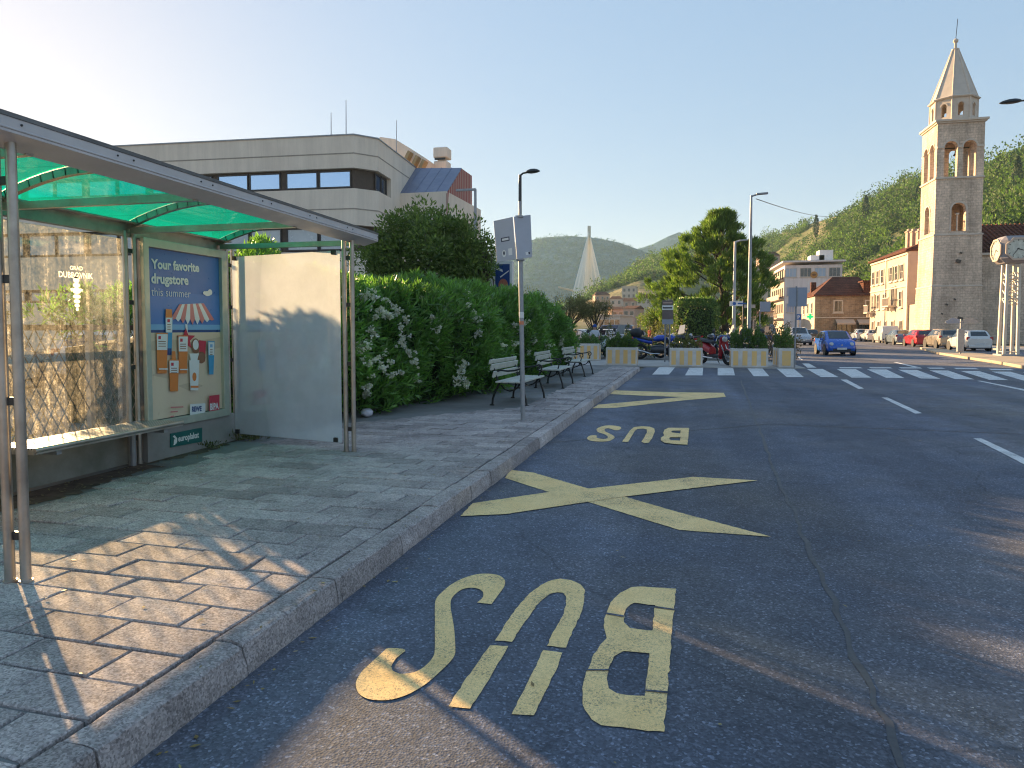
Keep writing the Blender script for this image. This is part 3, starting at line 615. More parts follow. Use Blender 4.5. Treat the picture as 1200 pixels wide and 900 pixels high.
def bottle(q, c1, cap, lab, mark=6):
    (xa, ya, xb, yb) = q; b.prism([pp(xa, ya), pp(xb, ya), pp(xb-5, yb), pp(xa+5, yb)], 0, ML(), c1)
    b.prism([pp(xa+5, yb-26), pp(xb-5, yb-26), pp(xb-6, yb), pp(xa+6, yb)], 0, ML(), cap)
    if lab is not None:
        b.prism([pp(xa+2, ya+4), pp(xb-2, ya+4), pp(xb-3, ya+(yb-ya)*.42), pp(xa+3, ya+(yb-ya)*.42)], 0, ML(), lab)
        M = ML(); b.prism([pp(xa+8, ya+12), pp(xa+18, ya+12), pp(xa+18, ya+24), pp(xa+8, ya+24)], 0, M, mark)
        for j in range(3): b.prism([pp(xa+8, ya+32+j*9), pp(xb-9, ya+32+j*9), pp(xb-9, ya+35+j*9), pp(xa+8, ya+35+j*9)], 0, M, 9)
bottle((148, 368, 178, 520), 7, 8, 3); b.prism([pp(150, 340), pp(174, 342), pp(175, 374), pp(149, 374)], 0, ML(), 5)
bottle((112, 434, 158, 592), 5, 5, 3); bottle((196, 444, 236, 592), 5, 5, 3); bottle((160, 538, 200, 662), 5, 5, 3); b.prism([pp(172, 505), pp(184, 505), pp(187, 540), pp(170, 540)], 0, ML(), 5)
bottle((238, 540, 278, 658), 3, 3, None); b.prism([pp(238, 514), pp(276, 514), pp(268, 545), pp(246, 545)], 0, ML(), 3); b.prism(ell(*pp(258, 605), .035, .05), 0, ML(), 5); b.prism([pp(243, 640), pp(274, 640), pp(273, 648), pp(244, 648)], 0, ML(), 5)
bottle((310, 466, 337, 596), 7, 7, 3, 1)
b.prism([pp(118, 572), pp(154, 572), pp(154, 577), pp(118, 577)], 0, ML(), 3); b.prism([pp(200, 574), pp(232, 574), pp(232, 579), pp(200, 579)], 0, ML(), 3)
b.prism([pp(239, 712), pp(299, 708), pp(299, 748), pp(239, 754)], 0, ML(), 3); put_text(b, 'REWE', pp(246, 741), pp(284, 738), ML(), .05, 1.25, 8)
b.prism([pp(314, 680), pp(354, 674), pp(354, 734), pp(314, 740)], 0, ML(), 6); put_text(b, 'BIPA', pp(317, 735), pp(351, 730), ML(), .04, 1.35, 3); put_text(b, 'Your', pp(318, 710), pp(334, 708), ML(), .0, 1., 4)
M = ML()
for j, (xx, xe) in enumerate(((162, 212), (162, 190), (162, 175))): b.prism([pp(xx, 722+j*18), pp(xe, 720+j*18), pp(xe, 725+j*18), pp(xx, 727+j*18)], 0, M, 4)
b.build('poster', INK, pf, W=True)
b = MB(); XE = XR+.074; ME = frame((XE, 0, 0), (0, 1, 0))
def pe(x, y): p = atX(20+x/4.615, 390+y/4.615, XE); return (p.y, p.z)
b.prism([pe(827, 545), pe(827, 620), pe(998, 588), pe(998, 512)], .008, ME, 0)
ME2 = frame((XE+.0095, 0, 0), (0, 1, 0)); put_text(b, 'europlakat', pe(868, 588), pe(980, 565), ME2, .03, 1.2, 1)
e1 = [pe(*p) for p in [(838, 560), (848, 553), (862, 570), (862, 590), (850, 606), (840, 608), (850, 590), (852, 575)]]; b.prism(e1, 0, ME2, 1)
b.prism([pe(845, 575), pe(862, 580), pe(858, 598), pe(843, 605)], 0, frame((XE+.010, 0, 0), (0, 1, 0)), 1)
b.build('company_plate', [pm('teal enamel plate', (.01, .13, .12), .4), WHITEP], adp, W=True)
for i, (px, py, h, n) in enumerate(((292, 516, .16, 260), (242, 525, .10, 140), (283, 512, .28, 200))):
    p = gnd(px, py, .13); t = thing('weed', ['low tuft of weeds at the foot of the frosted panel', 'small dry weed under the green company plate', 'taller dark weed in the corner behind the poster frame'][i], 'weed', tuple(p))
    q = rng.normal(size=(n, 3))*np.array([.09, .07, 0]); D = unit(n)*.7+q*3+np.array([0, 0, .8]); leaf_obj('foliage', q+np.array([p.x, p.y, p.z])+np.stack([np.zeros(n), np.zeros(n), rng.random(n)*h*.6], 1), D, unit(n), rng.uniform(.4, 1, n)*h*.6, rng.uniform(.008, .02, n), leafmat('weed leaf', (.06, .08, .025), (.16, .15, .06), .3, .6), t, W=True)
# wire fence behind the shelter
fe = thing('mesh_fence', 'diamond mesh fence with dark top rail seen through the shelter glass', 'fence', (-6.3, 5.5, 0))
WIRE = pm('rusty wire', (.2, .17, .12), .7, .3)
b = MB()
for k in range(46):
    for s in (-1, 1):
        y = 2.6+k*.14; b.tube([(-6.3, y+s*.035*(1 if j % 2 else -1)+s*.035, .3+j*.125) for j in range(11)], .0055, 4, cap=False)
b.build('wire_mesh', WIRE, fe, W=True)
b = MB(); b.box((-6.3, 5.7, 1.56), (.05, 6.4, .06)); b.build('top_rail', DARK, fe, W=True)
b = MB(); b.box((-6.3, 5.7, .28), (.08, 6.4, .28)); b.build('bottom_kerb', CONC, fe, W=True)
for y in (3.0, 4.6, 6.35, 6.8, 8.4): MB().box((-6.3, y, .8), (.06, .06, 1.6)).build('fence_post', GALV, fe, W=True)
# small bag and cigarette rubbish at the hedge foot
b = MB()
p = gnd(430, 488, .14); bag = bmesh.new(); bmesh.ops.create_icosphere(bag, subdivisions=3, radius=.1)
for v in bag.verts:
    n_ = math.sin(v.co.x*40)*math.cos(v.co.y*37+v.co.z*51)*.018; v.co *= 1+n_*6; v.co.z = max(-.06, v.co.z*.7)
me = bpy.data.meshes.new('plastic_bag'); bag.to_mesh(me); me.materials.append(pm('white plastic film', (.6, .6, .68), .35)); o = bpy.data.objects.new('plastic_bag', me); COL.objects.link(o); o.location = (p.x, p.y, p.z+.06)
for q in me.polygons: q.use_smooth = True
tag(o, 'crumpled pale plastic bag lying at the foot of the oleander hedge', 'plastic bag')
# leaning stop sign pole, seen from behind
sp = thing('bus_stop_sign', 'leaning grey stop pole with folded blank sign back near the benches', 'bus stop sign', (-2.19, 10.24, .14))
tp = atY(609, 236, 10.3); bp = Vector((-2.19, 10.24, .12)); ax = (tp-bp)
b = MB(); b.tube([bp, bp+ax*.78], .036, 14).tube([bp+ax*.78, bp+ax], .017, 10); b.build('pole', GALV, sp, W=True, smooth=40)
SGN = pm('grey sign back', (.44, .455, .51), .5, .1, (.38, .395, .44), 2)
q1 = [atY(579, 259, 10.42), atY(601, 254.2, 10.2), atY(605, 304, 10.2), atY(583, 307.5, 10.42)]
q2 = [atY(601.6, 254.2, 10.2), atY(622, 251.5, 10.36), atY(623.5, 301.5, 10.36), atY(605.6, 304, 10.2)]
for q, dy in ((q1, 0), (q2, 0)):
    O = q[3]; U = (q[2]-q[3]); V = (q[0]-q[3]); M = frame(O, U, V-U*(V.dot(U)/U.dot(U)))
    I = M.inverted(); P = [(I @ p) for p in q]; b = MB(); b.prism([(p.x, p.y) for p in P][::-1], .014, M); pl = b.build('sign_panel', SGN, sp, W=True, bevel=.004)
    W_, H2 = U.length, V.length; b = MB(); M2 = M @ Matrix.Translation((0, 0, .0155))
    if q is q1:
        b.prism(rect(W_*.3, H2*.46, W_*.75, H2*.56), 0, M2, 0); b.prism(rect(W_*.36, H2*.485, W_*.7, H2*.535), 0, M2 @ Matrix.Translation((0, 0, .001)), 1)
        b.prism(ell(W_*.42, H2*.18, .045, .055), 0, M2, 1); b.prism(ell(W_*.42, H2*.19, .02, .03), 0, M2 @ Matrix.Translation((0, 0, .001)), 0); b.prism(rect(W_*.65, H2*.12, W_*.85, H2*.28), 0, M2, 1)
    else: b.prism(rect(W_*.6, H2*.07, W_*.9, H2*.14), 0, M2, 1); b.prism(rect(W_*.78, H2*.075, W_*.89, H2*.135), 0, M2 @ Matrix.Translation((0, 0, .001)), 0)
    b.build('sticker', [pm('sticker ink', (.05, .05, .08), .5), WHITEP], pl, W=True)
for t in (.735, .93): p = bp+ax*t; MB().box((p.x, p.y-.02, p.z), (.11, .11, .025)).build('bracket', GALV, sp, W=True)
b = MB(); p = bp+ax*.485; b.tube([p-ax*.012, p+ax*.014], .038, 14); p = bp+ax*.45; b.tube([p-ax*.008, p+ax*.008], .0375, 14, 1); b.build('pole_sticker', [WHITEP, inkm('label red', (.6, .2, .1))], sp, W=True, smooth=40)
# ------------------------------------------------------------------ BENCHES
WOODB = pm('weathered bench slat', (.56, .57, .5), .75, 0, (.4, .41, .35), 3, 30, .002)
IRON = pm('black cast iron', (.018, .02, .02), .45, .3, (.03, .03, .03), 6)
def make_bench():
    t = thing('park_bench', 'x', 'bench', (0, 0, 0))
    # local: seat faces +x, length along y
    L = 1.78
    prof = [(-.30, .455), (.24, .455)]
    for x in (.2, .07, -.06, -.19): MB().box((x, 0, .445+.012*abs(x)), (.115, L, .032)).build('seat_slat', WOODB, t, bevel=.006)
    for i, (x, z) in enumerate(((-.285, .585), (-.325, .715), (-.352, .815))):
        MB().box((x, 0, z), (.03, L, .115 if i < 2 else .075), .25, ax='Y').build('back_slat', WOODB, t, bevel=.006)
    for s in (-1, 1):
        y = s*(L/2-.18); q = MB(); T = lambda pts, r=.018: q.tube([(x, y, z) for x, z in pts], r, 8)
        T([(.30, .0), (.285, .12), (.24, .26), (.2, .38), (.17, .425)], .02); T([(-.36, .0), (-.35, .12), (-.30, .27), (-.24, .38), (-.22, .425)], .02)
        T([(.17, .425), (-.25, .425)], .02); T([(-.23, .40), (-.29, .56), (-.35, .76), (-.375, .88)], .018)
        T([(-.20, .39), (-.12, .3), (-.02, .27), (.08, .3), (.17, .39)], .013)
        # arm ending in a scroll, second scroll below
        T([(-.31, .62), (-.2, .655), (-.06, .64), (.08, .655), (.19, .69)], .017)
        T([(.19+.07*math.sin(a)*(1-a/9), .62+.07*math.cos(a)*(1-a/9)) for a in [k*.45 for k in range(16)]], .014)
        T([(.205, .55), (.19, .50), (.17, .43)], .015)
        T([(.17+.05*math.cos(a)*(1-a/10), .36+.05*math.sin(a)*(1-a/10)) for a in [k*.5 for k in range(14)]], .011)
        for x in (.305, -.365): q.box((x, y, .01), (.075, .05, .02))
        q.build('side_frame', IRON, t, smooth=50)
    MB().tube([(-.02, -L/2+.18, .28), (-.02, L/2-.18, .28)], .012, 8).build('tie_rod', IRON, t)
    return t
bench = make_bench(); bl = ['pale slatted iron bench behind the leaning stop pole, nearest the shelter', 'middle slatted iron bench between the other two along the oleander hedge', 'slatted iron bench at the pavement end, beside the striped planters']
for i, (x, y, rz, z) in enumerate(((-2.80, 12.9, -.05, .14), (-2.74, 16.75, -.03, .14), (-2.70, 20.85, -.06, .14))):
    o = bench if i == 0 else copy_tree(bench); o.location = (x, y, z-.012); o.rotation_euler = (0, 0, rz); tag(o, bl[i], group='benches along the oleander hedge')
# ------------------------------------------------------------------ OLEANDER HEDGE
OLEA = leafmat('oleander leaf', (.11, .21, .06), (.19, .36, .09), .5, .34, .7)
OLED = leafmat('inner oleander leaf', (.06, .13, .045), (.085, .19, .06), .35, .6)  # darker copy of the leaf colour, standing for shade inside the bushes
BARK = pm('bark', (.11, .085, .06), .95, 0, (.05, .04, .03), 5, 30, .02)
hy = np.array([7.9, 8.4, 9.3, 9.9, 11, 13, 16, 24, 24.8]); hx = np.array([-6.6, -5.95, -5.2, -4.92, -4.6, -4.0, -3.78, -3.62, -4.2])
def hfront(y): return np.interp(y, hy, hx)
def hheight(y): return np.interp(y, [7.9, 8.6, 10, 13, 18, 22, 24.8], [1.6, 1.85, 2.02, 2.24, 2.3, 2.2, 1.9])+.10*np.sin(y*1.9)+.07*np.sin(y*4.3+1)
def bulge(y, z): return .16*np.sin(y*1.35+z*1.7)+.11*np.sin(y*3.1-z*2.9+.6)+.06*np.sin(y*7.3+z*6.1)
def hedge_pts(n, inset=0.):
    y = rng.uniform(8.1, 24.7, n); h = hheight(y); z = rng.uniform(.05, 1., n)**.9
    x = np.zeros(n); zz = np.zeros(n); nx = np.zeros(n); nz = np.zeros(n)
    front = rng.random(n) < .52
    zf = z*h; rnd = np.clip((zf/h-.72)/.28, 0, 1)
    x[front] = (hfront(y)-.55*rnd**2+bulge(y, zf)-.12*(zf < .5))[front]; zz[front] = zf[front]; nx[front] = 1; nz[front] = (.25+rnd*.8)[front]
    t = ~front; d = rng.uniform(.15, 3.1, n); x[t] = (hfront(y)-d)[t]; zz[t] = (h+.1*np.sin(d*3+y*2.2)+.06*np.sin(d*7)-.35*np.exp(-d*2.2))[t]; nx[t] = .1; nz[t] = 1
    x -= inset*nx; zz -= inset*nz*.9
    # the near end face turns toward the shelter
    ny = np.where(y < 10, -.6, 0)
    return np.stack([x, y, np.maximum(zz, .08)], 1), np.stack([nx, ny, nz], 1)
def sprays(Pb, Nb, per, L, Wd, up=.75):
    n = len(Pb); A = Nb*.75+np.array([0, 0, up])+rng.normal(size=(n, 3))*.38; A /= np.linalg.norm(A, axis=1, keepdims=True)
    P = np.repeat(Pb, per, 0); AA = np.repeat(A, per, 0); t = rng.random(len(P))
    P = P+AA*(t*.26)[:, None]; rad = unit(len(P)); D = AA*(.55+.5*t)[:, None]+rad*.78
    return P, D, unit(len(P))+AA*.5, rng.uniform(.75, 1.15, len(P))*L, rng.uniform(.8, 1.2, len(P))*Wd
hg = thing('oleander_hedge', 'long wild oleander hedge dotted with white blossom behind the benches', 'hedge', (-5.3, 16, .12))
Pb, Nb = hedge_pts(7200)
k = (np.sin(Pb[:, 1]*2.3+Pb[:, 2]*3.1)+np.sin(Pb[:, 1]*5.1-Pb[:, 2]*4.2+2) > -1.55); Pb, Nb = Pb[k], Nb[k]
P1_, D1, N1, L1, W1 = sprays(Pb, Nb, 12, .175, .033)
leaf_obj('foliage', P1_, D1, N1, L1, W1, OLEA, hg, W=True)
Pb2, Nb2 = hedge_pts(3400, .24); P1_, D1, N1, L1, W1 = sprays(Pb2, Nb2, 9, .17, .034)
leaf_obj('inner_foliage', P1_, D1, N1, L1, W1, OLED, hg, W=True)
b = MB(); ys = np.linspace(8.5, 24.2, 40); vs = []
for y in ys:
    fx = float(hfront(y)); h = float(hheight(y)); 
    vs += [(fx-.55, y, .1), (fx-.5, y, h*.4), (fx-.55, y, h*.72), (fx-1., y, h-.42), (fx-2.2, y, h-.42), (fx-3., y, h-.5), (fx-3., y, .1)]
fs = [(i*7+j, i*7+j+1, (i+1)*7+j+1, (i+1)*7+j) for i in range(39) for j in range(6)]+[tuple(range(7)), tuple(range(39*7, 40*7))[::-1]]
b.add(vs, fs).build('branches', pm('tangled twigs', (.04, .06, .025), .95, 0, (.025, .035, .016), 4, 12, .08), hg, W=True)  # solid core, its colour darkened as the shade deep in the hedge
FLW = leafmat('white blossom', (.72, .70, .66), (.82, .80, .78), .3, .6)
fp = [(424,350),(428,361),(441,362),(453,369),(431,386),(424,401),(425,424),(466,383),(471,376),(466,399),(481,424),(455,441),(445,431),(464,437),(463,324),(496,336),(520,346),(507,384),(505,375),(489,350),(535,371),(545,358),(551,366),(555,374),(557,391),(541,425),(536,432),(567,430),(571,421),(600,381),(586,405),(606,363),(611,379),(650,372),(630,386),(644,404),(655,396),(622,399),(434,372),(460,364),(447,352),(418,410),(437,420),(474,413),(529,368),(575,362),(618,352),(592,356),(543,344),(484,444),(533,446),(426,455),(600,403),(640,372),(430,346)]
FP = []
for x, y in fp:
    d = ray(x, y)
    for t in np.linspace(8, 28, 900):
        q = C0+d*(t/d[1])
        if 8 < q[1] < 24.8 and q[2] < float(hheight(q[1]))+.05 and q[0] < float(hfront(q[1]))+.2-.5*max(0, q[2]/float(hheight(q[1]))-.72)/.28: FP.append(q-d*.03/d[1]); break
Pr, Nr = hedge_pts(60); FP += [p+n_*.12 for p, n_ in zip(Pr, Nr)]
FC = []; FR = []
for q in FP:
    sz = random.choice((.022, .03, .042, .05))
    for _ in range(int(sz*340)): FC.append(q+np.array([random.gauss(.07, sz), random.gauss(0, sz*1.25), random.gauss(0, sz)]))
FC = np.array(FC); per = 9; P = np.repeat(FC, per, 0)+rng.normal(size=(len(FC)*per, 3))*.006
D = unit(len(P))+np.array([.35, -.35, .2]); leaf_obj('blossom', P, D, unit(len(P)), rng.uniform(.034, .05, len(P)), rng.uniform(.03, .042, len(P)), FLW, hg, W=True, mid=.62, kind='stuff')

ob = thing('oleander_bush', 'taller oleander bush behind the frosted panel, peeping over its top edge', 'shrub', (-7.4, 10.9, .1))  # mostly unseen bulk, added to keep low sun off the road
d = unit(900); d[:, 2] = np.abs(d[:, 2]); Pb3 = np.array([-7.4, 10.9, 1.25])+d*np.array([1.25, 1.5, 1.6])*(1+.12*np.sin(d[:, :1]*7+d[:, 1:2]*5)); Pb3[:, 2] -= .1
P1_, D1, N1, L1, W1 = sprays(Pb3, d, 14, .175, .033); leaf_obj('foliage', P1_, D1, N1, L1, W1, OLEA, ob, W=True)
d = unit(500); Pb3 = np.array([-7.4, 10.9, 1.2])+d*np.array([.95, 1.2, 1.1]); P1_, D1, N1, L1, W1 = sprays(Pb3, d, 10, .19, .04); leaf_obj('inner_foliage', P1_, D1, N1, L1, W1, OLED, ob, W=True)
# ------------------------------------------------------------------ TREES AND SHRUBS
GRN = leafmat('tree leaf', (.09, .145, .04), (.19, .25, .075), .48, .5)
OLV = leafmat('olive leaf', (.12, .125, .055), (.21, .19, .09), .3, .6)
PIN = leafmat('pine needles', (.085, .155, .045), (.21, .29, .075), .45, .6)
BOX = leafmat('clipped leaf', (.08, .15, .05), (.17, .26, .09), .42, .4)
YGR = leafmat('yellow green leaf', (.09, .1, .025), (.2, .19, .05), .35, .5)
def trunk(tree, segs, name='trunk'):
    b = MB()
    for pts, r0, r1 in segs:
        n = len(pts); b.tube(pts, [r0+(r1-r0)*i/(n-1) for i in range(n)], 8)
    return b.build(name, BARK, tree, W=True, smooth=60)
def bent(a, c, k=.12, n=6):
    a, c = Vector(a), Vector(c); o_ = Vector((random.uniform(-1, 1), random.uniform(-1, 1), random.uniform(0, .6)))*((c-a).length*k)
    return [a.lerp(c, i/(n-1))+o_*math.sin(PI*i/(n-1)) for i in range(n)]
def lobed_tree(name, label, base, cz, rx, ry, rz, nclump, cr0, per, lf, lw, mt, group=None, tr=.16, up=.3, cat='tree', cx=0, cy=0, low=.25):
    t = thing(name, label, cat, base, group=group)
    c0 = np.array([base[0]+cx, base[1]+cy, cz]); d = unit(nclump*3); d = d[d[:, 2] > -low*2-.2][:nclump]
    lum = 1+.16*np.sin(d[:, 0]*5+d[:, 2]*4)+.12*np.sin(d[:, 1]*7+d[:, 0]*3+2)
    cs = c0+d*np.array([rx, ry, rz])*(lum*rng.uniform(.62, 1., len(d)))[:, None]; rs = cr0*rng.uniform(.6, 1.25, len(cs))
    P, D, N = clump_leaves(cs, rs, per, up); leaf_obj('crown', P, D, N, rng.uniform(.7, 1.2, len(P))*lf, rng.uniform(.7, 1.2, len(P))*lw, mt, t, W=True)
    sg = [(bent(base, (c0[0], c0[1], cz-rz*.2), .06), tr, tr*.6)]
    for q in cs[:14]: sg.append((bent((base[0]+cx*.5, base[1]+cy*.5, base[2]+(cz-base[2])*random.uniform(.35, .75)), q, .12), tr*.4, .02))
    trunk(t, sg); return t
lobed_tree('round_tree', 'dense round dark green tree between the oleander hedge and the beige building', (-8.7, 24.6, 0), 4.2, 2.35, 2.1, 1.75, 190, .55, 170, .17, .08, GRN, cx=-.1, tr=.14, low=.4)
lobed_tree('young_tree', 'thin airy tree sprig rising right of the round tree, by the blue billboard', (-6.75, 24.9, 0), 4.1, .36, .5, 1.15, 18, .24, 50, .13, .06, GRN, tr=.05)
# big pine
pt = thing('pine_tree', 'big shaggy sunlit pine behind the clipped box hedge and lamp posts', 'tree', (4.6, 60, 0))
cs = []; rs = []; ax_ = []
zr = [1.4, 3, 4.5, 6, 7.2, 8.2, 9.2, 10.2, 11.2]; rr = [3.6, 4.4, 4.5, 4.2, 3.6, 2.7, 1.75, 1.05, .35]; oz = [0, 0, 0, .0, .1, .2, .35, .5, .5]
for _ in range(450):
    z = random.uniform(1.4, 11.0); a = random.uniform(0, 2*PI); lb = 1+.24*math.sin(3*a+z*1.3)+.18*math.sin(5*a-z*2.6)
    r = np.interp(z, zr, rr)*lb*random.uniform(.5, 1.0)**.6
    cs.append((3.5+np.interp(z, zr, oz)+r*math.cos(a), 60+r*math.sin(a)*.9, z+r*.12)); rs.append(random.uniform(.3, .62)); ax_.append((math.cos(a), math.sin(a), 1.0))
cs = np.array(cs); rs = np.array(rs); ax_ = np.array(ax_); per = 125
c2 = np.repeat(cs, per, 0); P = c2+unit(len(c2))*(np.repeat(rs, per)*rng.random(len(c2))**.5)[:, None]*np.array([1, 1, .8]); D = np.repeat(ax_, per, 0)*.8+unit(len(c2))*.65+np.array([0, 0, .35])
leaf_obj('crown', P, D, unit(len(P)), rng.uniform(.28, .55, len(P)), rng.uniform(.05, .09, len(P)), PIN, pt, W=True)
sg = [(bent((4.6, 60, 0), (3.95, 60, 10.3), .03, 9), .3, .05)]
for q in cs[::5]: sg.append((bent((4.4-.04*q[2], 60, max(1., q[2]-1.6)), q, .08), .08, .02))
trunk(pt, sg)
def leaf_box(name, label, cat, c, d, n, lf, lw, mt, group=None, rz=0, round_=.15, rag=.05):
    """a clipped or planted mass of leaves over a dark core"""
    q = rng.uniform(-1, 1, (n, 3)); k = rng.integers(0, 5, n)
    for i in range(n):
        f = k[i]
        if f < 2: q[i, 2] = 1
        elif f == 2: q[i, 1] = -1
        elif f == 3: q[i, 0] = 1 if rng.random() < .5 else -1
        else: q[i, 1] = 1 if rng.random() < .35 else -1
    nn = q.copy(); r = np.abs(q); cor = np.sort(r, 1)[:, 1]; sh = 1-round_*np.clip(cor-.7, 0, 1)/.3
    P = q*np.array(d)/2*sh[:, None]+rng.normal(size=(n, 3))*rag
    c_, s_ = math.cos(rz), math.sin(rz); P = np.stack([P[:, 0]*c_-P[:, 1]*s_, P[:, 0]*s_+P[:, 1]*c_, P[:, 2]], 1)+np.array(c)
    nn = nn/np.linalg.norm(nn, axis=1, keepdims=True)
    t = thing(name, label, cat, (c[0], c[1], c[2]-d[2]/2), rz, group)
    leaf_obj('foliage', P, nn*.6+unit(n)*.8+np.array([0, 0, .35]), unit(n)+nn, rng.uniform(.7, 1.2, n)*lf, rng.uniform(.7, 1.2, n)*lw, mt, t, W=True)
    MB().box((0, 0, d[2]/2-.05), (d[0]*.84, d[1]*.8, d[2]*.8)).build('twigs', MATS['tangled twigs'], t, bevel=min(d)*.18); return t
cbx = atY(815, 372, 46)
leaf_box('clipped_hedge', 'tall square clipped hedge block in front of the big pine', 'hedge', (cbx.x, 47.2, 1.75), (2.95, 2.6, 3.4), 9000, .13, .075, BOX, rag=.06, round_=.2)
for i, (px, py, Y, rx, rz) in enumerate(((668, 362, 38, 1.15, .62), (698, 366, 39.5, 1.05, .55))):
    p = atY(px, py, Y)
    lobed_tree('olive_tree', ['silvery olive tree with a pale sunlit trunk at the end of the oleander hedge', 'smaller olive tree right of the pale trunked one, before the parked cars'][i], (p.x-.0, Y, 0), p.z+.05, rx, 1.1, rz, 46, .36, 110, .1, .035, OLV, 'olive trees by the car park', .09)
p = atY(766, 374, 62); lobed_tree('bushy_tree', 'rounded dark bushy tree left of the brown sign totem', (p.x, 62, 0), p.z-.1, 1.0, 1.0, .8, 50, .5, 80, .16, .08, GRN, tr=.1)
p = atY(637, 352, 40); lobed_tree('sunlit_tree', 'sunlit yellowish tree showing over the oleander hedge by the sign', (p.x-1.2, 40, 0), p.z-.2, 1.4, 1.3, .9, 40, .4, 90, .12, .05, YGR, tr=.1)
# ------------------------------------------------------------------ HILLS
def interp_pts(pts, n):
    A = np.array([tuple(p) for p in pts]); s = np.linspace(0, len(A)-1, n); return np.stack([np.interp(s, range(len(A)), A[:, k]) for k in range(3)], 1)
def fbm(x, y, s, seed=0):
    v = 0
    for i, a in enumerate((1, .5, .25, .125)):
        f = s*2**i; v = v+a*(np.sin(x*f+seed+1.7*np.sin(y*f*.8+i))*np.cos(y*f*1.1+seed*2+1.3*np.sin(x*f*.7+i*2)))
    return v
HILLS = {}
def hill(name, ridge, base, mt, amp, sc, nu=110, nv=44, prof=1.0, seed=0, back=1.6):
    Rg, Bs = interp_pts(ridge, nu), interp_pts(base, nu); V = np.zeros((nu, nv+6, 3))
    for j in range(nv+6):
        if j < nv:
            t = j/(nv-1); p = Bs+(Rg-Bs)*t; p[:, 2] = Rg[:, 2]*(t**prof*(1.0))
            k = math.sin(PI*min(1, t))**.5
        else:
            t = 1+(j-nv+1)/6*back; p = Bs+(Rg-Bs)*t; p[:, 2] = Rg[:, 2]*max(0, 1-(t-1)*.55); k = .6
        V[:, j] = p; V[:, j, 2] += fbm(p[:, 0], p[:, 1], sc, seed)*amp*(k if j < nv else .4)
    V[:, 0, 2] = -1
    m_ = nv+6; vs = V.reshape(-1, 3); fs = [(i*m_+j, (i+1)*m_+j, (i+1)*m_+j+1, i*m_+j+1) for i in range(nu-1) for j in range(m_-1)]
    b = MB(); b.add([tuple(v) for v in vs], fs); o = struct(b, name, mt, smooth=70); HILLS[name] = V[:, :nv+2]; return o
def hillmat(name, cols, sc, bs, bd):
    m, n, l, bb, o = newmat(name); co = tc(n, l)
    a = noise(n, l, co, sc, 8, .72); f = ramp(n, l, a, cols)
    c = noise(n, l, co, sc*6, 5, .75); f = mix(n, l, 1., f, ramp(n, l, c, [(.35, .62), (.62, 1.15)]), 'MULTIPLY')
    l.new(f, bb.inputs['Base Color']); bb.inputs['Roughness'].default_value = 1; bb.inputs['Specular IOR Level'].default_value = .05
    bump(n, l, mix(n, l, .5, a, c), bb, 1., bd); return m
rh = [atY(x, y, Y) for x, y, Y in ((1480, 95, 210), (1330, 135, 250), (1200, 186, 290), (1165, 199, 305), (1085, 217, 350), (1060, 224, 370), (1020, 240, 400), (975, 255, 450), (930, 268, 520), (890, 283, 600), (850, 303, 700), (815, 320, 800))]
rb = [(p[0], p[1], 0) for p in ((120, 60), (90, 85), (62, 115), (58, 125), (52, 145), (50, 155), (48, 175), (47, 200), (46, 235), (45, 270), (44, 330), (44, 400))]
GRASSY = hillmat('scrubby hillside', [(.3, (.085, .115, .045)), (.48, (.17, .18, .085)), (.6, (.32, .27, .17)), (.75, (.43, .36, .26))], .035, 1, 2.)
hill('hill', rh, rb, GRASSY, 3.2, .02, prof=.95, seed=1)
mh = [atY(x, y, Y) for x, y, Y in ((655, 368, 430), (680, 357, 440), (705, 341, 460), (727, 326, 480), (752, 309, 500), (780, 298, 520), (815, 288, 560), (870, 283, 620))]
mb_ = [(p.x*.6, p.y*.54, 0) for p in mh]
hill('hill', mh, mb_, GRASSY, 3., .022, prof=.9, seed=4); HILLS['mid'] = HILLS['hill']
V_ = HILLS['mid']
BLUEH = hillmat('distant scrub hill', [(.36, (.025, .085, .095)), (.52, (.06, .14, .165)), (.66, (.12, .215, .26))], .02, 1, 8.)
fh = [atY(x, y, 1300) for x, y in ((200, 330), (420, 318), (540, 306), (580, 292), (610, 284), (640, 278), (668, 276.5), (700, 279), (725, 284), (750, 293), (775, 302), (800, 312), (850, 330), (950, 350))]
fb = [(p.x*.66, 940, 0) for p in fh]
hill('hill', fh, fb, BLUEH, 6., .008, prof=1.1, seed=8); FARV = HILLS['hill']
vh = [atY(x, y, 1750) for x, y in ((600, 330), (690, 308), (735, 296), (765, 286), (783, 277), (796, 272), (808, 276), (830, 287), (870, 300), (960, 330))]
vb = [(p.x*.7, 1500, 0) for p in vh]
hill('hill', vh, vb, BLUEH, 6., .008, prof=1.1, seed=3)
# rebuild right hill grid for planting
def grid(ridge, base, nu=110, nv=44, prof=.95, amp=3.2, sc=.02, seed=1):
    Rg, Bs = interp_pts(ridge, nu), interp_pts(base, nu); V = np.zeros((nu, nv, 3))
    for j in range(nv):
        t = j/(nv-1); p = Bs+(Rg-Bs)*t; p[:, 2] = Rg[:, 2]*t**prof+fbm(p[:, 0], p[:, 1], sc, seed)*amp*math.sin(PI*t)**.5; V[:, j] = p
    return V
def sample(V, n):
    nu, nv = V.shape[:2]; i = rng.uniform(0, nu-1.001, n); j = rng.uniform(.5, nv-1.001, n); a, c = i.astype(int), j.astype(int); u, v = (i-a)[:, None], (j-c)[:, None]
    return (V[a, c]*(1-u)+V[a+1, c]*u)*(1-v)+(V[a, c+1]*(1-u)+V[a+1, c+1]*u)*v
WOOD = leafmat('hillside foliage', (.05, .095, .03), (.13, .20, .06), .4, .7, .4, .16, .42, 1.35)
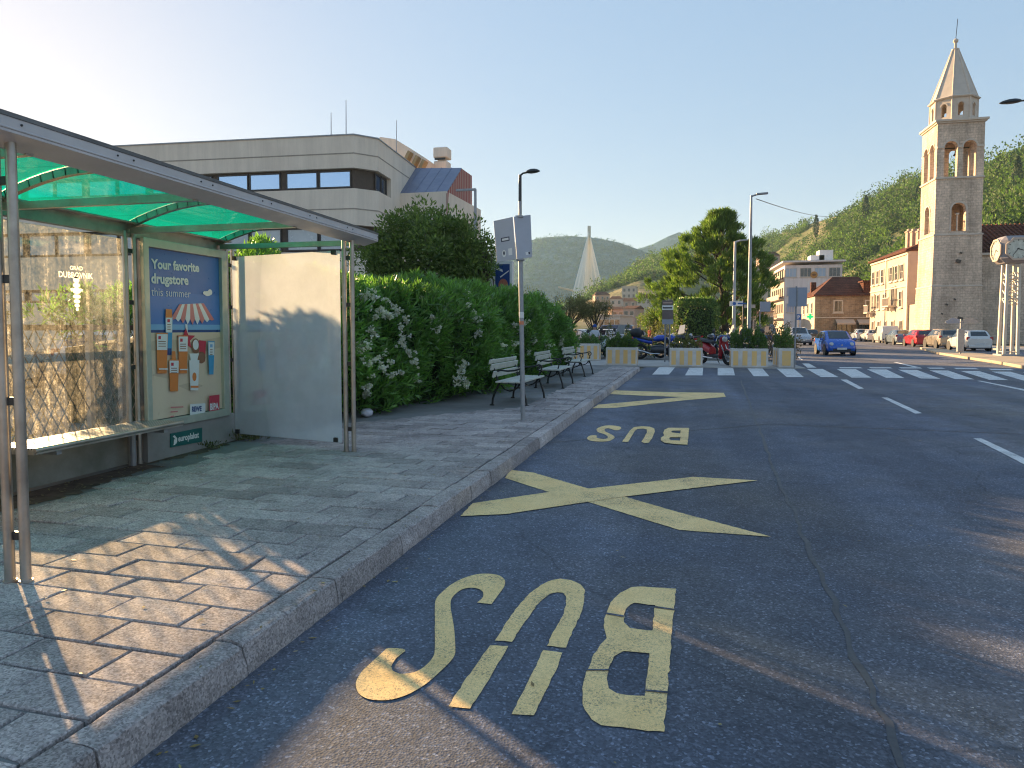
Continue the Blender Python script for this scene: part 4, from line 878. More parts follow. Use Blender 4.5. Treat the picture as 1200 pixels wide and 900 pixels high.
def woods(name, pts, r, per, lf, mt):
    n = len(pts); rr = r*np.clip(np.exp(rng.normal(-.15, .38, n)), .35, 1.5); tall = rng.choice([.6, .8, 1., 1.2, 1.6], n)
    C = np.repeat(pts, per, 0); q = unit(n*per)*(rng.random(n*per)**.4)[:, None]; R_ = np.repeat(rr, per)[:, None]
    P = C+q*R_*np.stack([np.ones(n*per), np.ones(n*per), np.repeat(tall, per)], 1)+np.stack([np.zeros(n*per), np.zeros(n*per), np.repeat(rr*tall, per)*.7], 1)
    o = leaf_obj(name, P, q+unit(n*per)*.7+np.array([0, 0, .4]), unit(n*per)+q, rng.uniform(.6, 1.3, n*per)*lf*r*R_[:, 0]**.0, rng.uniform(.5, .9, n*per)*lf*r*.9, mt); o['kind'] = 'stuff'; return o
GV = grid(rh, rb); pts = sample(GV, 6400); den = fbm(pts[:, 0], pts[:, 1], .035, 5)+.35*fbm(pts[:, 0], pts[:, 1], .11, 2)
pts = pts[den > .02]; woods('hillside_woods', pts, 2.9, 90, .34, WOOD)
pts = sample(GV, 2600); woods('hillside_scrub', pts, .9, 26, .6, WOOD)
CYP = leafmat('cypress leaf', (.02, .045, .018), (.05, .085, .03), .2, .7)
def on_hill(px, py):
    best = None
    for p in GV.reshape(-1, 3):
        v = p-C0; dd = v @ cf
        if dd < 5: continue
        e = abs(PX_+F_*(v @ cr)/dd-px)+abs(PY_-F_*(v @ cu)/dd-py)
        if best is None or e < best[0]: best = (e, p)
    return best[1]
for i, (px, py, h) in enumerate(((1168, 214, 9), (1192, 228, 11), (1012, 262, 12), (957, 280, 12), (1075, 240, 8))):
    q = on_hill(px, py); t = thing('cypress_tree', ['slim dark cypress on the hillside just right of the bell tower', 'taller dark cypress on the hillside nearest the right edge', 'dark cypress high on the hillside above the warm house', 'dark cypress on the hillside above the cream apartment block', 'small dark cypress on the skyline just left of the bell tower'][i], 'tree', tuple(q), group='cypresses on the hillside')
    n = 900; u = rng.random(n); a = rng.uniform(0, 2*PI, n); rr2 = h*.13*np.sin(np.clip(u, .03, 1)*PI*.93+.15)**.8*rng.random(n)**.4
    P = np.stack([q[0]+rr2*np.cos(a), q[1]+rr2*np.sin(a), q[2]+.5+u*h], 1); leaf_obj('crown', P, unit(n)*.5+np.array([0, 0, 1.]), unit(n), rng.uniform(.5, 1, n), rng.uniform(.25, .5, n), CYP, t, W=True)
    MB().tube([tuple(q-np.array([0, 0, 1])), tuple(q+np.array([0, 0, h*.8]))], [.2, .04], 6).build('trunk', BARK, t, W=True)
MV = grid(mh, mb_, prof=.9, amp=3., sc=.022, seed=4); pts = sample(MV, 3000); den = fbm(pts[:, 0], pts[:, 1], .03, 9)
pts = pts[((den > .0) & (pts[:, 1] > 385)) | (pts[:, 2] > 38)]; woods('distant_woods', pts, 2.7, 44, .45, WOOD)
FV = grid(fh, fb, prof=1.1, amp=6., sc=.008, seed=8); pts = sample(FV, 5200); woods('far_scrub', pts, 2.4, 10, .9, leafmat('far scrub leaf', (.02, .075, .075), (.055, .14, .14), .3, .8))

# ------------------------------------------------------------------ HAZE: the evening air between here and the far hills
HZ = bpy.data.materials.new('haze'); HZ.use_nodes = True; hn = HZ.node_tree.nodes; hn.remove(hn['Principled BSDF'])
pv = hn.new('ShaderNodeVolumePrincipled'); pv.inputs['Color'].default_value = (.5, .78, 1., 1); pv.inputs['Density'].default_value = .00017; pv.inputs['Anisotropy'].default_value = .25
HZ.node_tree.links.new(pv.outputs[0], hn['Material Output'].inputs['Volume'])
zt_ = max(p.z for p in vh)+14
tag(MB().box((-50, 1085, (zt_-1.1)/2), (3120, 2370, zt_+1.1)).build('haze', HZ), kind='stuff')
# ------------------------------------------------------------------ BRIDGE
br = thing('bridge', 'white cable stayed bridge pylon with its fan of cables before the blue hill', 'bridge', tuple(atY(690, 384, 900)))
T0 = atY(690.5, 265, 900); Bt = atY(690, 352, 900); PYL = pm('pylon concrete', (.36, .36, .33), .9)
k_ = (T0.z-Bt.z); b = MB(); b.box((T0.x, 900, T0.z-9), (3.6, 6, 18)); 
for s in (-1, 1): b.tube([(T0.x+s*1.4, 900, T0.z-17), (T0.x+s*6, 900, 0)], 1.9, 6)
b.build('pylon', PYL, br, W=True)
CB = pm('cable sheath', (.68, .64, .55), .5)
zd = atY(690, 345, 900).z
for s, px0, px1, n in ((-1, 670, 689, 17), (1, 690, 707, 15)):
    for i in range(n):
        x = px0+(px1-px0)*i/(n-1); t = abs(x-690)/20; Y = 900-170*t*(1 if s < 0 else .7)
        e = atY(x, 349 if s < 0 else 343, Y); MB().tube([(T0.x, 900, T0.z-6-14*(1-t)), e], (.36 if i not in (0, 4, 9, 14) else .62), 4, cap=False).build('cable', CB, br, W=True)
b = MB(); a, c = atY(655, 352, 720), atY(716, 346, 900); b.tube([(a.x, a.y, zd-1), (T0.x, 900, zd), (c.x, c.y+60, zd)], 1.3, 6); b.build('deck', PYL, br, W=True)
# ------------------------------------------------------------------ BUILDINGS
TILE = brickmat('red roof tile', (.20, .075, .045), (.15, .055, .035), (.07, .03, .02), .35, .28, .03, .05)
STONE = brickmat('pale stone blocks', (.84, .67, .52), (.70, .56, .43), (.6, .475, .365), .46, .25, .022, .02)
RUBBLE = brickmat('brown rubble stone', (.52, .37, .24), (.35, .25, .165), (.46, .36, .26), .55, .27, .035, .03)
DRESS = pm('dressed stone trim', (.62, .54, .45), .85, 0, (.5, .435, .36), 2, 15, .01)
PLAST = pm('warm plaster', (.60, .50, .38), .9, 0, (.48, .39, .29), .5, 8, .006)
PINKP = pm('pinkish plaster', (.60, .50, .44), .9, 0, (.5, .42, .37), .5, 8, .006)
CREAM = pm('cream plaster', (.55, .45, .36), .9, 0, (.46, .38, .30), .4)
LILAC = pm('shaded white render', (.72, .66, .63), .9, 0, (.64, .59, .56), .5, streak=.15)  # warm white with faint vertical streaks
SHUT = pm('green shutter', (.05, .10, .06), .6)
WOODD = pm('brown joinery', (.09, .06, .04), .6)
def window(parent, O, U, w, h, fr=WHITEP, gl=DGLASS, fw=.09, sill=True, bars=(1, 1), shut=None, dep=.05):
    """a framed window whose lower middle is at O on a wall running along U"""
    U = Vector(U).normalized(); M = frame(Vector(O)-U*w/2, U)
    b = MB(); b.prism([rect(-fw, -fw, w+fw, h+fw), rect(0, 0, w, h)[::-1]], dep, M)
    nb, nh = bars
    for k in range(1, nb+1): b.prism(rect(w*k/(nb+1)-.025, 0, w*k/(nb+1)+.025, h), dep*.8, M)
    for k in range(1, nh+1): b.prism(rect(0, h*k/(nh+1)-.02, w, h*k/(nh+1)+.02), dep*.7, M)
    if sill: b.prism(rect(-fw*1.6, -fw*1.9, w+fw*1.6, -fw), dep*2.6, M)
    f = b.build('window', fr, parent, W=True)
    MB().prism(rect(0, 0, w, h), .02, M).build('pane', gl, f, W=True)
    if shut:
        MB().prism(rect(-w*.5-fw, 0, -fw, h), .06, M).build('shutter', shut, f, W=True); MB().prism(rect(w+fw, 0, w*1.5+fw, h), .06, M).build('shutter', shut, f, W=True)
    return f
SKYGL = pm('sky mirroring glass', (.68, .82, 1.), .08, .85, (.6, .75, .95), .3); PALEGL = pm('pane with pale blinds', (.55, .58, .58), .25, .1, (.44, .48, .5), .5)
# ---- beige modern building on the left
A = atY(435, 157, 38); uL = Vector((-.9981, -.0616, 0)); nI = Vector((-.0616, .9981, 0)); A = Vector((A.x, A.y, 0)); KZ = .0503
mz = lambda y: 1.55+(385-y)*KZ
bd = thing('modern_building', 'long beige concrete building with bands of dark framed windows beyond the shelter', 'building', A+uL*20)
bandz = [(mz(195), mz(157)-.0), (mz(262), mz(219)), (mz(335), mz(293)), (0, mz(352))]
Lf, Ls = 56., 8.6
def band(z0, z1, inset=0., name='wall', mt=BEIGE):
    p = [A+nI*(1.1+inset)-uL*(-inset), A+uL*(1.1+inset*.4)+nI*inset, A+uL*Lf+nI*inset, A+uL*Lf+nI*(Ls), A+nI*Ls-uL*(-inset)]
    p = [(q.x, q.y) for q in p]; b = MB(); b.prism(p, z1-z0, Matrix.Translation((0, 0, z0))); return b.build(name, mt, bd, W=True)
for z0, z1 in bandz: band(z0, z1)
# proud darker bands, coloured as the shade of parapet and spandrel grooves
for zz in (mz(178), mz(243)): band(zz-.035, zz+.035, -.012, 'string_course', pm('beige trim', (.40, .345, .28), .9))
band(mz(157), mz(157)+.07, -.05, 'coping', GALV)
for (zt, zb) in ((mz(195), mz(219)), (mz(262), mz(293)), (mz(335), mz(352))):
    band(zb-.0, zt, .28, 'window_recess', WOODD)
    u = 1.35; i = 0
    while u < Lf-3:
        O = A+uL*(u+1.0)+nI*.25
        M = frame(A+uL*(u+2.06)+nI*.27, -uL); b = MB(); b.prism([rect(-.03, zb+.08, 2.03, zt-.08), rect(.05, zb+.17, 1.95, zt-.17)[::-1]], .06, M)
        f = b.build('window', pm('dark window frame', (.06, .05, .045), .5), bd, W=True); MB().prism(rect(.05, zb+.17, 1.95, zt-.17), .02, M).build('pane', SKYGL if zb > 9 else PALEGL, f, W=True)
        u += 2.13+(.28 if i % 2 else 0); i += 1
    for k in range(2):
        M = frame(A+nI*(1.25+k*1.0)+uL*.27, nI); b = MB(); b.prism([rect(0, zb+.08, .92, zt-.08), rect(.06, zb+.17, .86, zt-.17)[::-1]], .06, M); f = b.build('window', MATS['dark window frame'], bd, W=True)
        MB().prism(rect(.06, zb+.17, .86, zt-.17), .02, M).build('pane', DGLASS, f, W=True)
    q = [A+nI*3.4, A+nI*Ls, A+nI*Ls+uL*1, A+nI*3.4+uL*1]; MB().prism([(p.x, p.y) for p in q], zt-zb, Matrix.Translation((0, 0, zb))).build('wall', BEIGE, bd, W=True)
# wing with the sloping metal roof
e1, e2 = atY(460, 227, 43.2), atY(523, 227, 43.2); r1, r2 = atY(478, 198.5, 46.6), atY(541, 198, 46.6); bk = atY(553, 206, 49.5)
b = MB(); W0 = [(e1.x, e1.y, 0), (e2.x, e2.y, 0), (r2.x+.3, 50.5, 0), (e1.x, 50.5, 0)]
zt = e1.z; b.add([*W0, (e1.x, e1.y, zt), (e2.x, e2.y, zt), (r2.x+.3, 50.5, zt), (e1.x, 50.5, zt)], [(0, 1, 5, 4), (1, 2, 6, 5), (2, 3, 7, 6), (3, 0, 4, 7), (4, 5, 6, 7)]).build('wall', BEIGE, bd, W=True)
MET = pm('blue grey sheet roof', (.20, .22, .30), .45, .3, (.17, .19, .26), .7)
b = MB(); th = Vector((0, .05, .09)); q = [e1, e2, r2, Vector((e1.x, r1.y, r1.z))]; b.add([tuple(p) for p in q]+[tuple(p+th) for p in q], [(0, 3, 2, 1), (4, 5, 6, 7), (0, 1, 5, 4), (1, 2, 6, 5), (2, 3, 7, 6), (3, 0, 4, 7)])
for t in (.2, .4, .6, .8): b.tube([q[0].lerp(q[1], t)+th, q[3].lerp(q[2], t)+th], .035, 5)
b.build('roof', MET, bd, W=True)
def stripemat():
    m, n, l, bb, o = newmat('red striped cladding'); co = tc(n, l); sp_ = n.new('ShaderNodeSeparateXYZ'); l.new(co, sp_.inputs[0])
    mm = n.new('ShaderNodeMath'); mm.operation = 'MULTIPLY'; mm.inputs[1].default_value = 1.05; l.new(sp_.outputs[1], mm.inputs[0])
    f = n.new('ShaderNodeMath'); f.operation = 'FRACT'; l.new(mm.outputs[0], f.inputs[0])
    l.new(ramp(n, l, f.outputs[0], [(.30, (.36, .10, .08)), (.34, (.44, .30, .24)), (.5, (.42, .28, .23)), (.54, (.30, .07, .06)), (.8, (.33, .09, .07)), (.84, (.45, .32, .27))]), bb.inputs['Base Color']); bb.inputs['Roughness'].default_value = .8; return m
b = MB(); s2 = Vector((e2.x+.02, e2.y, e2.z)); b.add([(s2.x, s2.y, 0), (bk.x, bk.y, 0), (bk.x, bk.y, bk.z), (r2.x+.02, r2.y, r2.z+.02), tuple(s2), (s2.x-.2, s2.y+.1, 0), (bk.x-.2, bk.y, 0), (bk.x-.2, bk.y, bk.z), (r2.x-.2, r2.y+.1, r2.z+.02), (s2.x-.2, s2.y+.1, s2.z)],
    [(0, 1, 2, 3, 4), (5, 9, 8, 7, 6), (2, 7, 8, 3), (3, 8, 9, 4), (1, 6, 7, 2)]).build('side_cladding', stripemat(), bd, W=True)
c0_ = atY(518.5, 199, 50); ct = atY(518.5, 176, 50); b = MB(); cw_ = 1.05; b.box((c0_.x, 50, (c0_.z+ct.z)/2-2.2), (cw_, cw_, ct.z-c0_.z+2.6)).box((c0_.x, 50, ct.z-.28), (cw_*1.06, cw_*1.06, .78)); b.build('chimney', BEIGE, bd, W=True, bevel=.08)
MB().box((c0_.x, 50-cw_*.54, ct.z-.78), (cw_*.8, .06, .14)).build('chimney_vent', DARK, bd, W=True)
# roof penthouse with slanting fins
Yp = 47.5; P = [atY(x, y, Yp) for x, y in ((440, 164), (446, 160.5), (463, 163), (481, 174), (499, 185.5), (497, 199), (440, 199))]; b = MB()
b.prism([(p.x, p.z) for p in P], -6, frame((0, Yp, 0), (1, 0, 0))); b.build('penthouse', BEIGE, bd, W=True)
OCH = pm('ochre render', (.46, .33, .17), .9)
for px in (478, 487, 495):
    p = atY(px, 183+(px-478)*.6, Yp-.35); MB().box((p.x, Yp-.3, p.z-.1), (.22, .7, .9), .5, ax='Y').build('roof_fin', OCH, bd, W=True)
for px, y0, y1, Y in ((405.5, 117, 158, 40), (388, 132, 158, 41), (464.5, 141, 172, 47)):
    a, c = atY(px, y1, Y), atY(px, y0, Y); MB().tube([a-Vector((0, 0, .6)), c], [.035, .02], 6).build('antenna', GALV, bd, W=True)
# ---- bell tower
tw = thing('bell_tower', 'tall pale stone bell tower with arched belfry and octagonal spire', 'bell tower', (27.3, 77.1, 0))
Z1, Z2, Z3, Z4, Z5, Z6 = 5.7, 10.7, 16.2, 21.7, 24.1, 29.0
cx_, cy_ = 27.25, 77.2
def ringwall(z0, z1, h0, h1, name='wall', mt=STONE):
    b = MB(); vs = []
    for z, h in ((z0, h0), (z1, h1)): vs += [(cx_-h, cy_-h, z), (cx_+h, cy_-h, z), (cx_+h, cy_+h, z), (cx_-h, cy_+h, z)]
    b.add(vs, [(0, 1, 5, 4), (1, 2, 6, 5), (2, 3, 7, 6), (3, 0, 4, 7), (4, 5, 6, 7), (3, 2, 1, 0)]); return b.build(name, mt, tw, W=True)
ringwall(0, Z1, 2.36, 2.2); ringwall(Z1+.002, Z2, 2.16, 2.1)
for z, h, d in ((Z1, 2.25, .16), (Z2, 2.18, .18), (Z3, 2.16, .2), (Z4, 2.32, .22)): b = MB(); b.box((cx_, cy_, z), (h*2, h*2, d)); b.build('cornice', DRESS, tw, W=True, bevel=.04)
MB().box((cx_, cy_, Z4-.16), (4.36, 4.36, .16)).build('cornice', DRESS, tw, W=True)
hw = 2.05; TH = .55
sides = [((cx_-hw, cy_-hw), (1, 0, 0)), ((cx_+hw, cy_-hw), (0, 1, 0)), ((cx_+hw, cy_+hw), (-1, 0, 0)), ((cx_-hw, cy_+hw), (0, -1, 0))]
for i, (o2, U) in enumerate(sides):
    U = Vector(U); a0, a1 = (0, 2*hw) if i % 2 == 0 else (TH, 2*hw-TH)
    M = frame((o2[0], o2[1], 0), U)
    # middle stage: one arched window
    b = MB(); b.prism([rect(a0, Z2+.092, a1, Z3-.102), arch_pts(hw, Z2+.35, Z2+2.45, 1.25)[::-1]], -TH, M); b.build('wall', STONE, tw, W=True)
    b = MB(); o_ = [(hw+.8*math.cos(PI*k/10), Z2+2.45+.8*math.sin(PI*k/10)) for k in range(11)]; i_ = [(hw+.63*math.cos(PI*k/10), Z2+2.45+.63*math.sin(PI*k/10)) for k in range(11)]
    b.prism(o_+i_[::-1], .06, M).prism(rect(hw-.78, Z2+.35, hw-.63, Z2+2.45), .05, M).prism(rect(hw+.63, Z2+.35, hw+.78, Z2+2.45), .05, M); b.build('window_arch', DRESS, tw, W=True)
    c = Vector((o2[0], o2[1], 0))+U*hw-Vector((U.y, -U.x, 0))*.3
    b = MB(); b.tube([(c.x, c.y, Z2+.35), (c.x, c.y, Z2+2.0)], .09, 8).box((c.x, c.y, Z2+2.05), (.26, .26, .16)); b.build('mullion_column', DRESS, tw, W=True)
    # belfry: twin arches with a slim column between
    b = MB(); b.prism([rect(a0, Z3+.102, a1, Z4-.242), arch_pts(hw-.82, Z3+.12, Z3+2.95, 1.15)[::-1], arch_pts(hw+.82, Z3+.12, Z3+2.95, 1.15)[::-1]], -TH, M); b.build('belfry_wall', STONE, tw, W=True)
    for s in (-.82, .82):
        b = MB(); o_ = [(hw+s+.72*math.cos(PI*k/10), Z3+2.95+.72*math.sin(PI*k/10)) for k in range(11)]; i_ = [(hw+s+.58*math.cos(PI*k/10), Z3+2.95+.58*math.sin(PI*k/10)) for k in range(11)]
        b.prism(o_+i_[::-1], .05, M); b.build('belfry_arch', DRESS, tw, W=True)
    b = MB()
    for u0, u1 in ((a0, .62), (2*hw-.62, a1)): b.prism(rect(u0, Z3+2.88, u1, Z3+3.04), .09, M)
    b.prism(rect(hw-.24, Z3+2.88, hw+.24, Z3+3.04), .08, M); b.build('impost', DRESS, tw, W=True)
bz = Z3+2.6
b = MB(); b.lathe([(.02, .62), (.16, .6), (.24, .45), (.28, .2), (.42, 0), (.40, 0)], (cx_+.5, cy_, bz), 14).tube([(cx_-1.5, cy_, bz+.7), (cx_+1.5, cy_, bz+.7)], .07, 6); b.build('bell', pm('bronze', (.08, .07, .04), .5, .6), tw, W=True, smooth=40)
MB().box((cx_, cy_, Z4-.32), (3.0, 3.0, .1)).build('belfry_floor', WOODD, tw, W=True)
ro = 2.0; oc = [(cx_+ro*math.cos(PI/8+k*PI/4), cy_+ro*math.sin(PI/8+k*PI/4)) for k in range(8)]
for k in range(8):
    p, q = oc[k], oc[(k+1) % 8]; U = Vector((q[0]-p[0], q[1]-p[1], 0)); L = U.length; M = frame((p[0], p[1], 0), U)
    b = MB(); b.prism([rect(0, Z4+.1, L, Z5-.1), arch_pts(L/2, Z4+.55, Z4+1.55, .5)[::-1]], -.22, M); b.build('drum_wall', PINKP if False else DRESS, tw, W=True)
    b = MB(); o_ = [(L/2+.36*math.cos(PI*j/8), Z4+1.55+.36*math.sin(PI*j/8)) for j in range(9)]; i_ = [(L/2+.255*math.cos(PI*j/8), Z4+1.55+.255*math.sin(PI*j/8)) for j in range(9)]
    b.prism(o_+i_[::-1], .05, M); b.build('window_arch', DRESS, tw, W=True)
    MB().tube([(p[0], p[1], Z4+.1), (p[0], p[1], Z5-.08)], .09, 6).build('drum_pilaster', DRESS, tw, W=True)
MB().lathe([(2.2, 0), (2.26, .1), (2.1, .2)], (cx_, cy_, Z5-.12), 8, ph=PI/8).build('drum_cornice', DRESS, tw, W=True)
SPIRE = pm('spire stone', (.56, .50, .43), .9, 0, (.46, .41, .35), 1, 10, .01)
b = MB(); b.lathe([(2.0, 0), (.30, Z6-Z5)], (cx_, cy_, Z5+.08), 8, ph=PI/8); b.build('spire', SPIRE, tw, W=True)
for k in range(8):
    a = PI/8+k*PI/4; MB().tube([(cx_+2.0*math.cos(a), cy_+2.0*math.sin(a), Z5+.08), (cx_+.30*math.cos(a), cy_+.30*math.sin(a), Z6+.08)], [.075, .05], 6).build('spire_rib', DRESS, tw, W=True)
b = MB(); b.lathe([(.34, 0), (.36, .12), (.14, .16), (.12, .7), (.24, .85), (.24, 1.0), (.08, 1.15)], (cx_, cy_, Z6+.06), 10); b.build('finial', DRESS, tw, W=True)
MB().tube([(cx_, cy_, Z6+1.1), (cx_+.12, cy_, Z6+3.1)], .03, 5).build('lightning_rod', DARK, tw, W=True)
for (x, z, s) in ((27.3, 8.1, .42), (27.5, 8.9, .2), (26.4, 3.9, .22), (27.1, 4.4, .2), (27.6, 2.5, .5), (26.0, 3.0, .2)): MB().box((x, cy_-2.23-.03, z), (s, .1, s*.75), .3, ax='Y').build('putlog_hole', pm('hole shadow stone', (.12, .1, .08), .95), tw, W=True)  # dark blocks set on the face, coloured as shade inside small holes
# ---- church beside the tower
ch = thing('church', 'stone church with a broad red tiled roof right of the bell tower', 'church', (38, 84, 0))
X0, X1 = 29.62, 50; b = MB(); b.box(((X0+X1)/2, 84, 4.55), (X1-X0, 13.4, 9.1)); b.build('wall', STONE, ch, W=True)
b = MB(); b.add([(X0-.2, 77, 9.1), (X1, 77, 9.1), (X1, 84, 12.7), (X0-.2, 84, 12.7), (X1, 91, 9.1), (X0-.2, 91, 9.1), (X0-.2, 77, 8.95), (X1, 77, 8.95), (X1, 91, 8.95), (X0-.2, 91, 8.95)], [(0, 1, 2, 3), (3, 2, 4, 5), (0, 6, 7, 1), (5, 4, 8, 9), (6, 9, 8, 7), (0, 3, 5, 9, 6)])
for k in range(46): x = X0+.1+k*.44; b.tube([(x, 76.98, 9.15), (x, 84, 12.76)], .1, 5)
b.build('roof', TILE, ch, W=True)
MB().tube([(29.95, 77.15, 0), (29.95, 77.15, 9)], .08, 6).build('downpipe', DARK, ch, W=True)
MB().box((40, 77.1, 8.95), (20.6, .3, .22)).build('eave_cornice', DRESS, ch, W=True)
# low palm-like bush by the church, seen past the clock
# ---- sunlit house left of the tower
hs_ = thing('stone_house', 'warm plastered three storey house with balcony and chimneys left of the tower', 'house', (31, 92.5, 0))
hx0, hx1, hy0, hy1, he = 26.02, 36, 85, 99.8, 10.4
b = MB(); b.add([(hx0, hy0, 0), (hx1, hy0, 0), (hx1, hy1, 0), (hx0, hy1, 0), (hx0, hy0, he), (hx1, hy0, he), (hx1, hy1, he), (hx0, hy1, he)], [(0, 1, 5, 4), (1, 2, 6, 5), (2, 3, 7, 6), (3, 0, 4, 7), (4, 5, 6, 7)], 0)
b.m = [1, 0, 0, 0, 0]; b.build('wall', [PLAST, PINKP], hs_, W=True)
b = MB(); ov = .35; q = [(hx0-ov, hy0-.1, he), (hx1+ov, hy0-.1, he), (hx1+ov, hy1+ov, he), (hx0-ov, hy1+ov, he)]; rz_ = he+2.3
b.add(q+[((hx0+hx1)/2, hy0+3.4, rz_), ((hx0+hx1)/2, hy1-3.4, rz_)]+[(p[0], p[1], he-.18) for p in q], [(0, 1, 4), (1, 2, 5, 4), (2, 3, 5), (3, 0, 4, 5), (0, 6, 7, 1), (1, 7, 8, 2), (2, 8, 9, 3), (3, 9, 6, 0), (6, 9, 8, 7)]); rf = b.build('roof', TILE, hs_, W=True)
for px, Y in ((1066.5, 92), (1072, 90), (1079, 88)):
    p = atY(px, 277, Y); b = MB(); b.box((p.x, Y, p.z-.5), (.8, .8, 2.2)).box((p.x, Y, p.z+.55), (.95, .95, .14)).box((p.x, Y, p.z+.75), (.6, .6, .25)); b.build('chimney', pm('chimney render', (.5, .36, .28), .9), rf, W=True)
for z, h, ys, sh_ in ((7.3, 1.6, (87.2, 89.2, 91.2, 94.6, 96.6, 98.5), 'b'), (4.1, 1.7, (87.4, 93.7, 96.2, 98.4), ''), (.3, 2.1, (87, 90, 93, 95.6, 98.2), '')):
    for j, y in enumerate(ys): window(hs_, (hx0, y, z), (0, -1, 0), .95, h, DRESS, DGLASS, .14, z > 1, (1, 1), SHUT if sh_ and 0 < j < 3 else None, .08)
MB().box((hx0-.06, 92.4, 6.35), (.12, 14.6, .16)).build('string_course', DRESS, hs_, W=True); MB().box((hx0-.06, 92.4, 10.0), (.2, 14.6, .2)).build('cornice', DRESS, hs_, W=True)
MB().box((hx0-.05, hy0+.15, 5.0), (.16, .4, 10)).build('corner_quoin', DRESS, hs_, W=True); MB().tube([(hx0-.12, 93, 0), (hx0-.12, 93, 10.2)], .06, 6).build('downpipe', GALV, hs_, W=True)
for yb, zb, wd in ((90.2, 4.2, 2.4), (98.6, 3.6, 1.8)):
    b = MB(); b.box((hx0-.45, yb, zb), (.9, wd, .16)).box((hx0-.3, yb-wd*.3, zb-.3), (.5, .22, .5)).box((hx0-.3, yb+wd*.3, zb-.3), (.5, .22, .5)); bal = b.build('balcony', DRESS, hs_, W=True, bevel=.02)
    b = MB()
    for k in range(9): b.tube([(hx0-.85, yb-wd/2+.05+k*(wd-.1)/8, zb), (hx0-.85, yb-wd/2+.05+k*(wd-.1)/8, zb+.95)], .045, 5)
    b.box((hx0-.85, yb, zb+.98), (.14, wd, .1)); b.build('balustrade', DRESS, bal, W=True)
    window(hs_, (hx0, yb, zb+.1), (0, -1, 0), 1.1, 2.2, DRESS, DGLASS, .16, False, (1, 0), WOODD, .1)
# low annex wall between the house and the tower
an = thing('annex_wall', 'low plastered wall with sloping top between the warm house and the tower', 'wall', (26.4, 83.5, 0))
b = MB(); b.prism([(0, 0), (4, 0), (4, 5.0), (1.3, 4.9), (0, 4.3)], -.4, frame((26.15, 82.2, 0), (1, 0, 0))); b.build('wall', PLAST, an, W=True); MB().box((26.35, 83.6, 2.1), (.4, 2.7, 4.2)).build('side_wall', PLAST, an, W=True)
b = MB(); b.prism([(0, 4.3), (1.3, 4.9), (4, 5.0), (4, 5.15), (1.3, 5.06), (-.1, 4.45)], -.6, frame((26.15, 82.1, 0), (1, 0, 0))); b.build('coping', TILE, an, W=True)
# ---- rubble stone house with the hipped red roof
sb_ = thing('stone_house', 'brown rubble stone house with hipped red roof and green pharmacy cross', 'house', (24, 110, 0))
sx0, sx1, sy0, sy1, se = 20.2, 29, 105, 115, 6.3
b = MB(); b.box(((sx0+sx1)/2, (sy0+sy1)/2, se/2), (sx1-sx0, sy1-sy0, se)); b.build('wall', RUBBLE, sb_, W=True)
MB().box((sx0-.03, (sy0+sy1)/2, se/2), (.1, sy1-sy0+.04, se-.02)).build('side_render', PLAST, sb_, W=True)
b = MB(); q = [(sx0-.3, sy0-.3, se), (sx1+.3, sy0-.3, se), (sx1+.3, sy1+.3, se), (sx0-.3, sy1+.3, se)]; b.add(q+[(sx0+3.2, sy0+4.8, se+2.9), (sx1-2.2, sy0+4.8, se+2.9)]+[(p[0], p[1], se-.15) for p in q], [(0, 1, 5, 4), (1, 2, 5), (2, 3, 4, 5), (3, 0, 4), (0, 6, 7, 1), (1, 7, 8, 2), (2, 8, 9, 3), (3, 9, 6, 0), (6, 9, 8, 7)]); rf = b.build('roof', TILE, sb_, W=True)
b = MB(); b.box((sx0+.8, sy0+6, se+1.2), (.7, .7, 2.0)); b.build('chimney', TILE, rf, W=True)
b = MB(); b.box((sx1-1.2, sy0+1.2, se+1.0), (2.6, 2, 1.6)).box((sx1-1.2, sy0+1.1, se+1.9), (3, 2.6, .2)); b.build('dormer', TILE, rf, W=True)
for px in (982, 1019): p = atY(px, 365, 105); window(sb_, (p.x, sy0, p.z), (1, 0, 0), .95, 1.45, DRESS, DGLASS, .16, True, (1, 0), None, .06)
for y in (107, 110, 113): window(sb_, (sx0-.08, y, 3.8), (0, -1, 0), .9, 1.4, DRESS, DGLASS, .12)
MB().box(((sx0+sx1)/2, sy0-.04, 3.1), (sx1-sx0, .12, .14)).build('string_course', DRESS, sb_, W=True)
for px, wd in ((991, 2.4), (1015, 2.0)):
    p = atY(px, 377, 104.2); b = MB(); b.add([(p.x-wd/2, 104.9, p.z+.35), (p.x+wd/2, 104.9, p.z+.35), (p.x+wd/2, 103.7, p.z-.2), (p.x-wd/2, 103.7, p.z-.2), (p.x-wd/2, 104.9, p.z+.3), (p.x+wd/2, 104.9, p.z+.3), (p.x+wd/2, 103.7, p.z-.4), (p.x-wd/2, 103.7, p.z-.4)], [(0, 3, 2, 1), (4, 5, 6, 7), (3, 7, 6, 2), (0, 4, 7, 3), (1, 2, 6, 5)]); b.build('awning', CREAM, sb_, W=True)
    window(sb_, (p.x, sy0, .3), (1, 0, 0), wd*.8, 1.9, WOODD, DGLASS, .1, False, (2, 0))
ph = atY(949.5, 371.2, 103.5); GCR = bpy.data.materials.new('green lit cross'); GCR.use_nodes = True; g_ = GCR.node_tree.nodes['Principled BSDF']; g_.inputs['Base Color'].default_value = (.0, .35, .12, 1); g_.inputs['Emission Color'].default_value = (.0, .5, .16, 1); g_.inputs['Emission Strength'].default_value = .35
c_ = thing('pharmacy_cross', 'green lit pharmacy cross hung on the corner of the rubble stone house', 'pharmacy sign', (ph.x, ph.y, ph.z-.4))
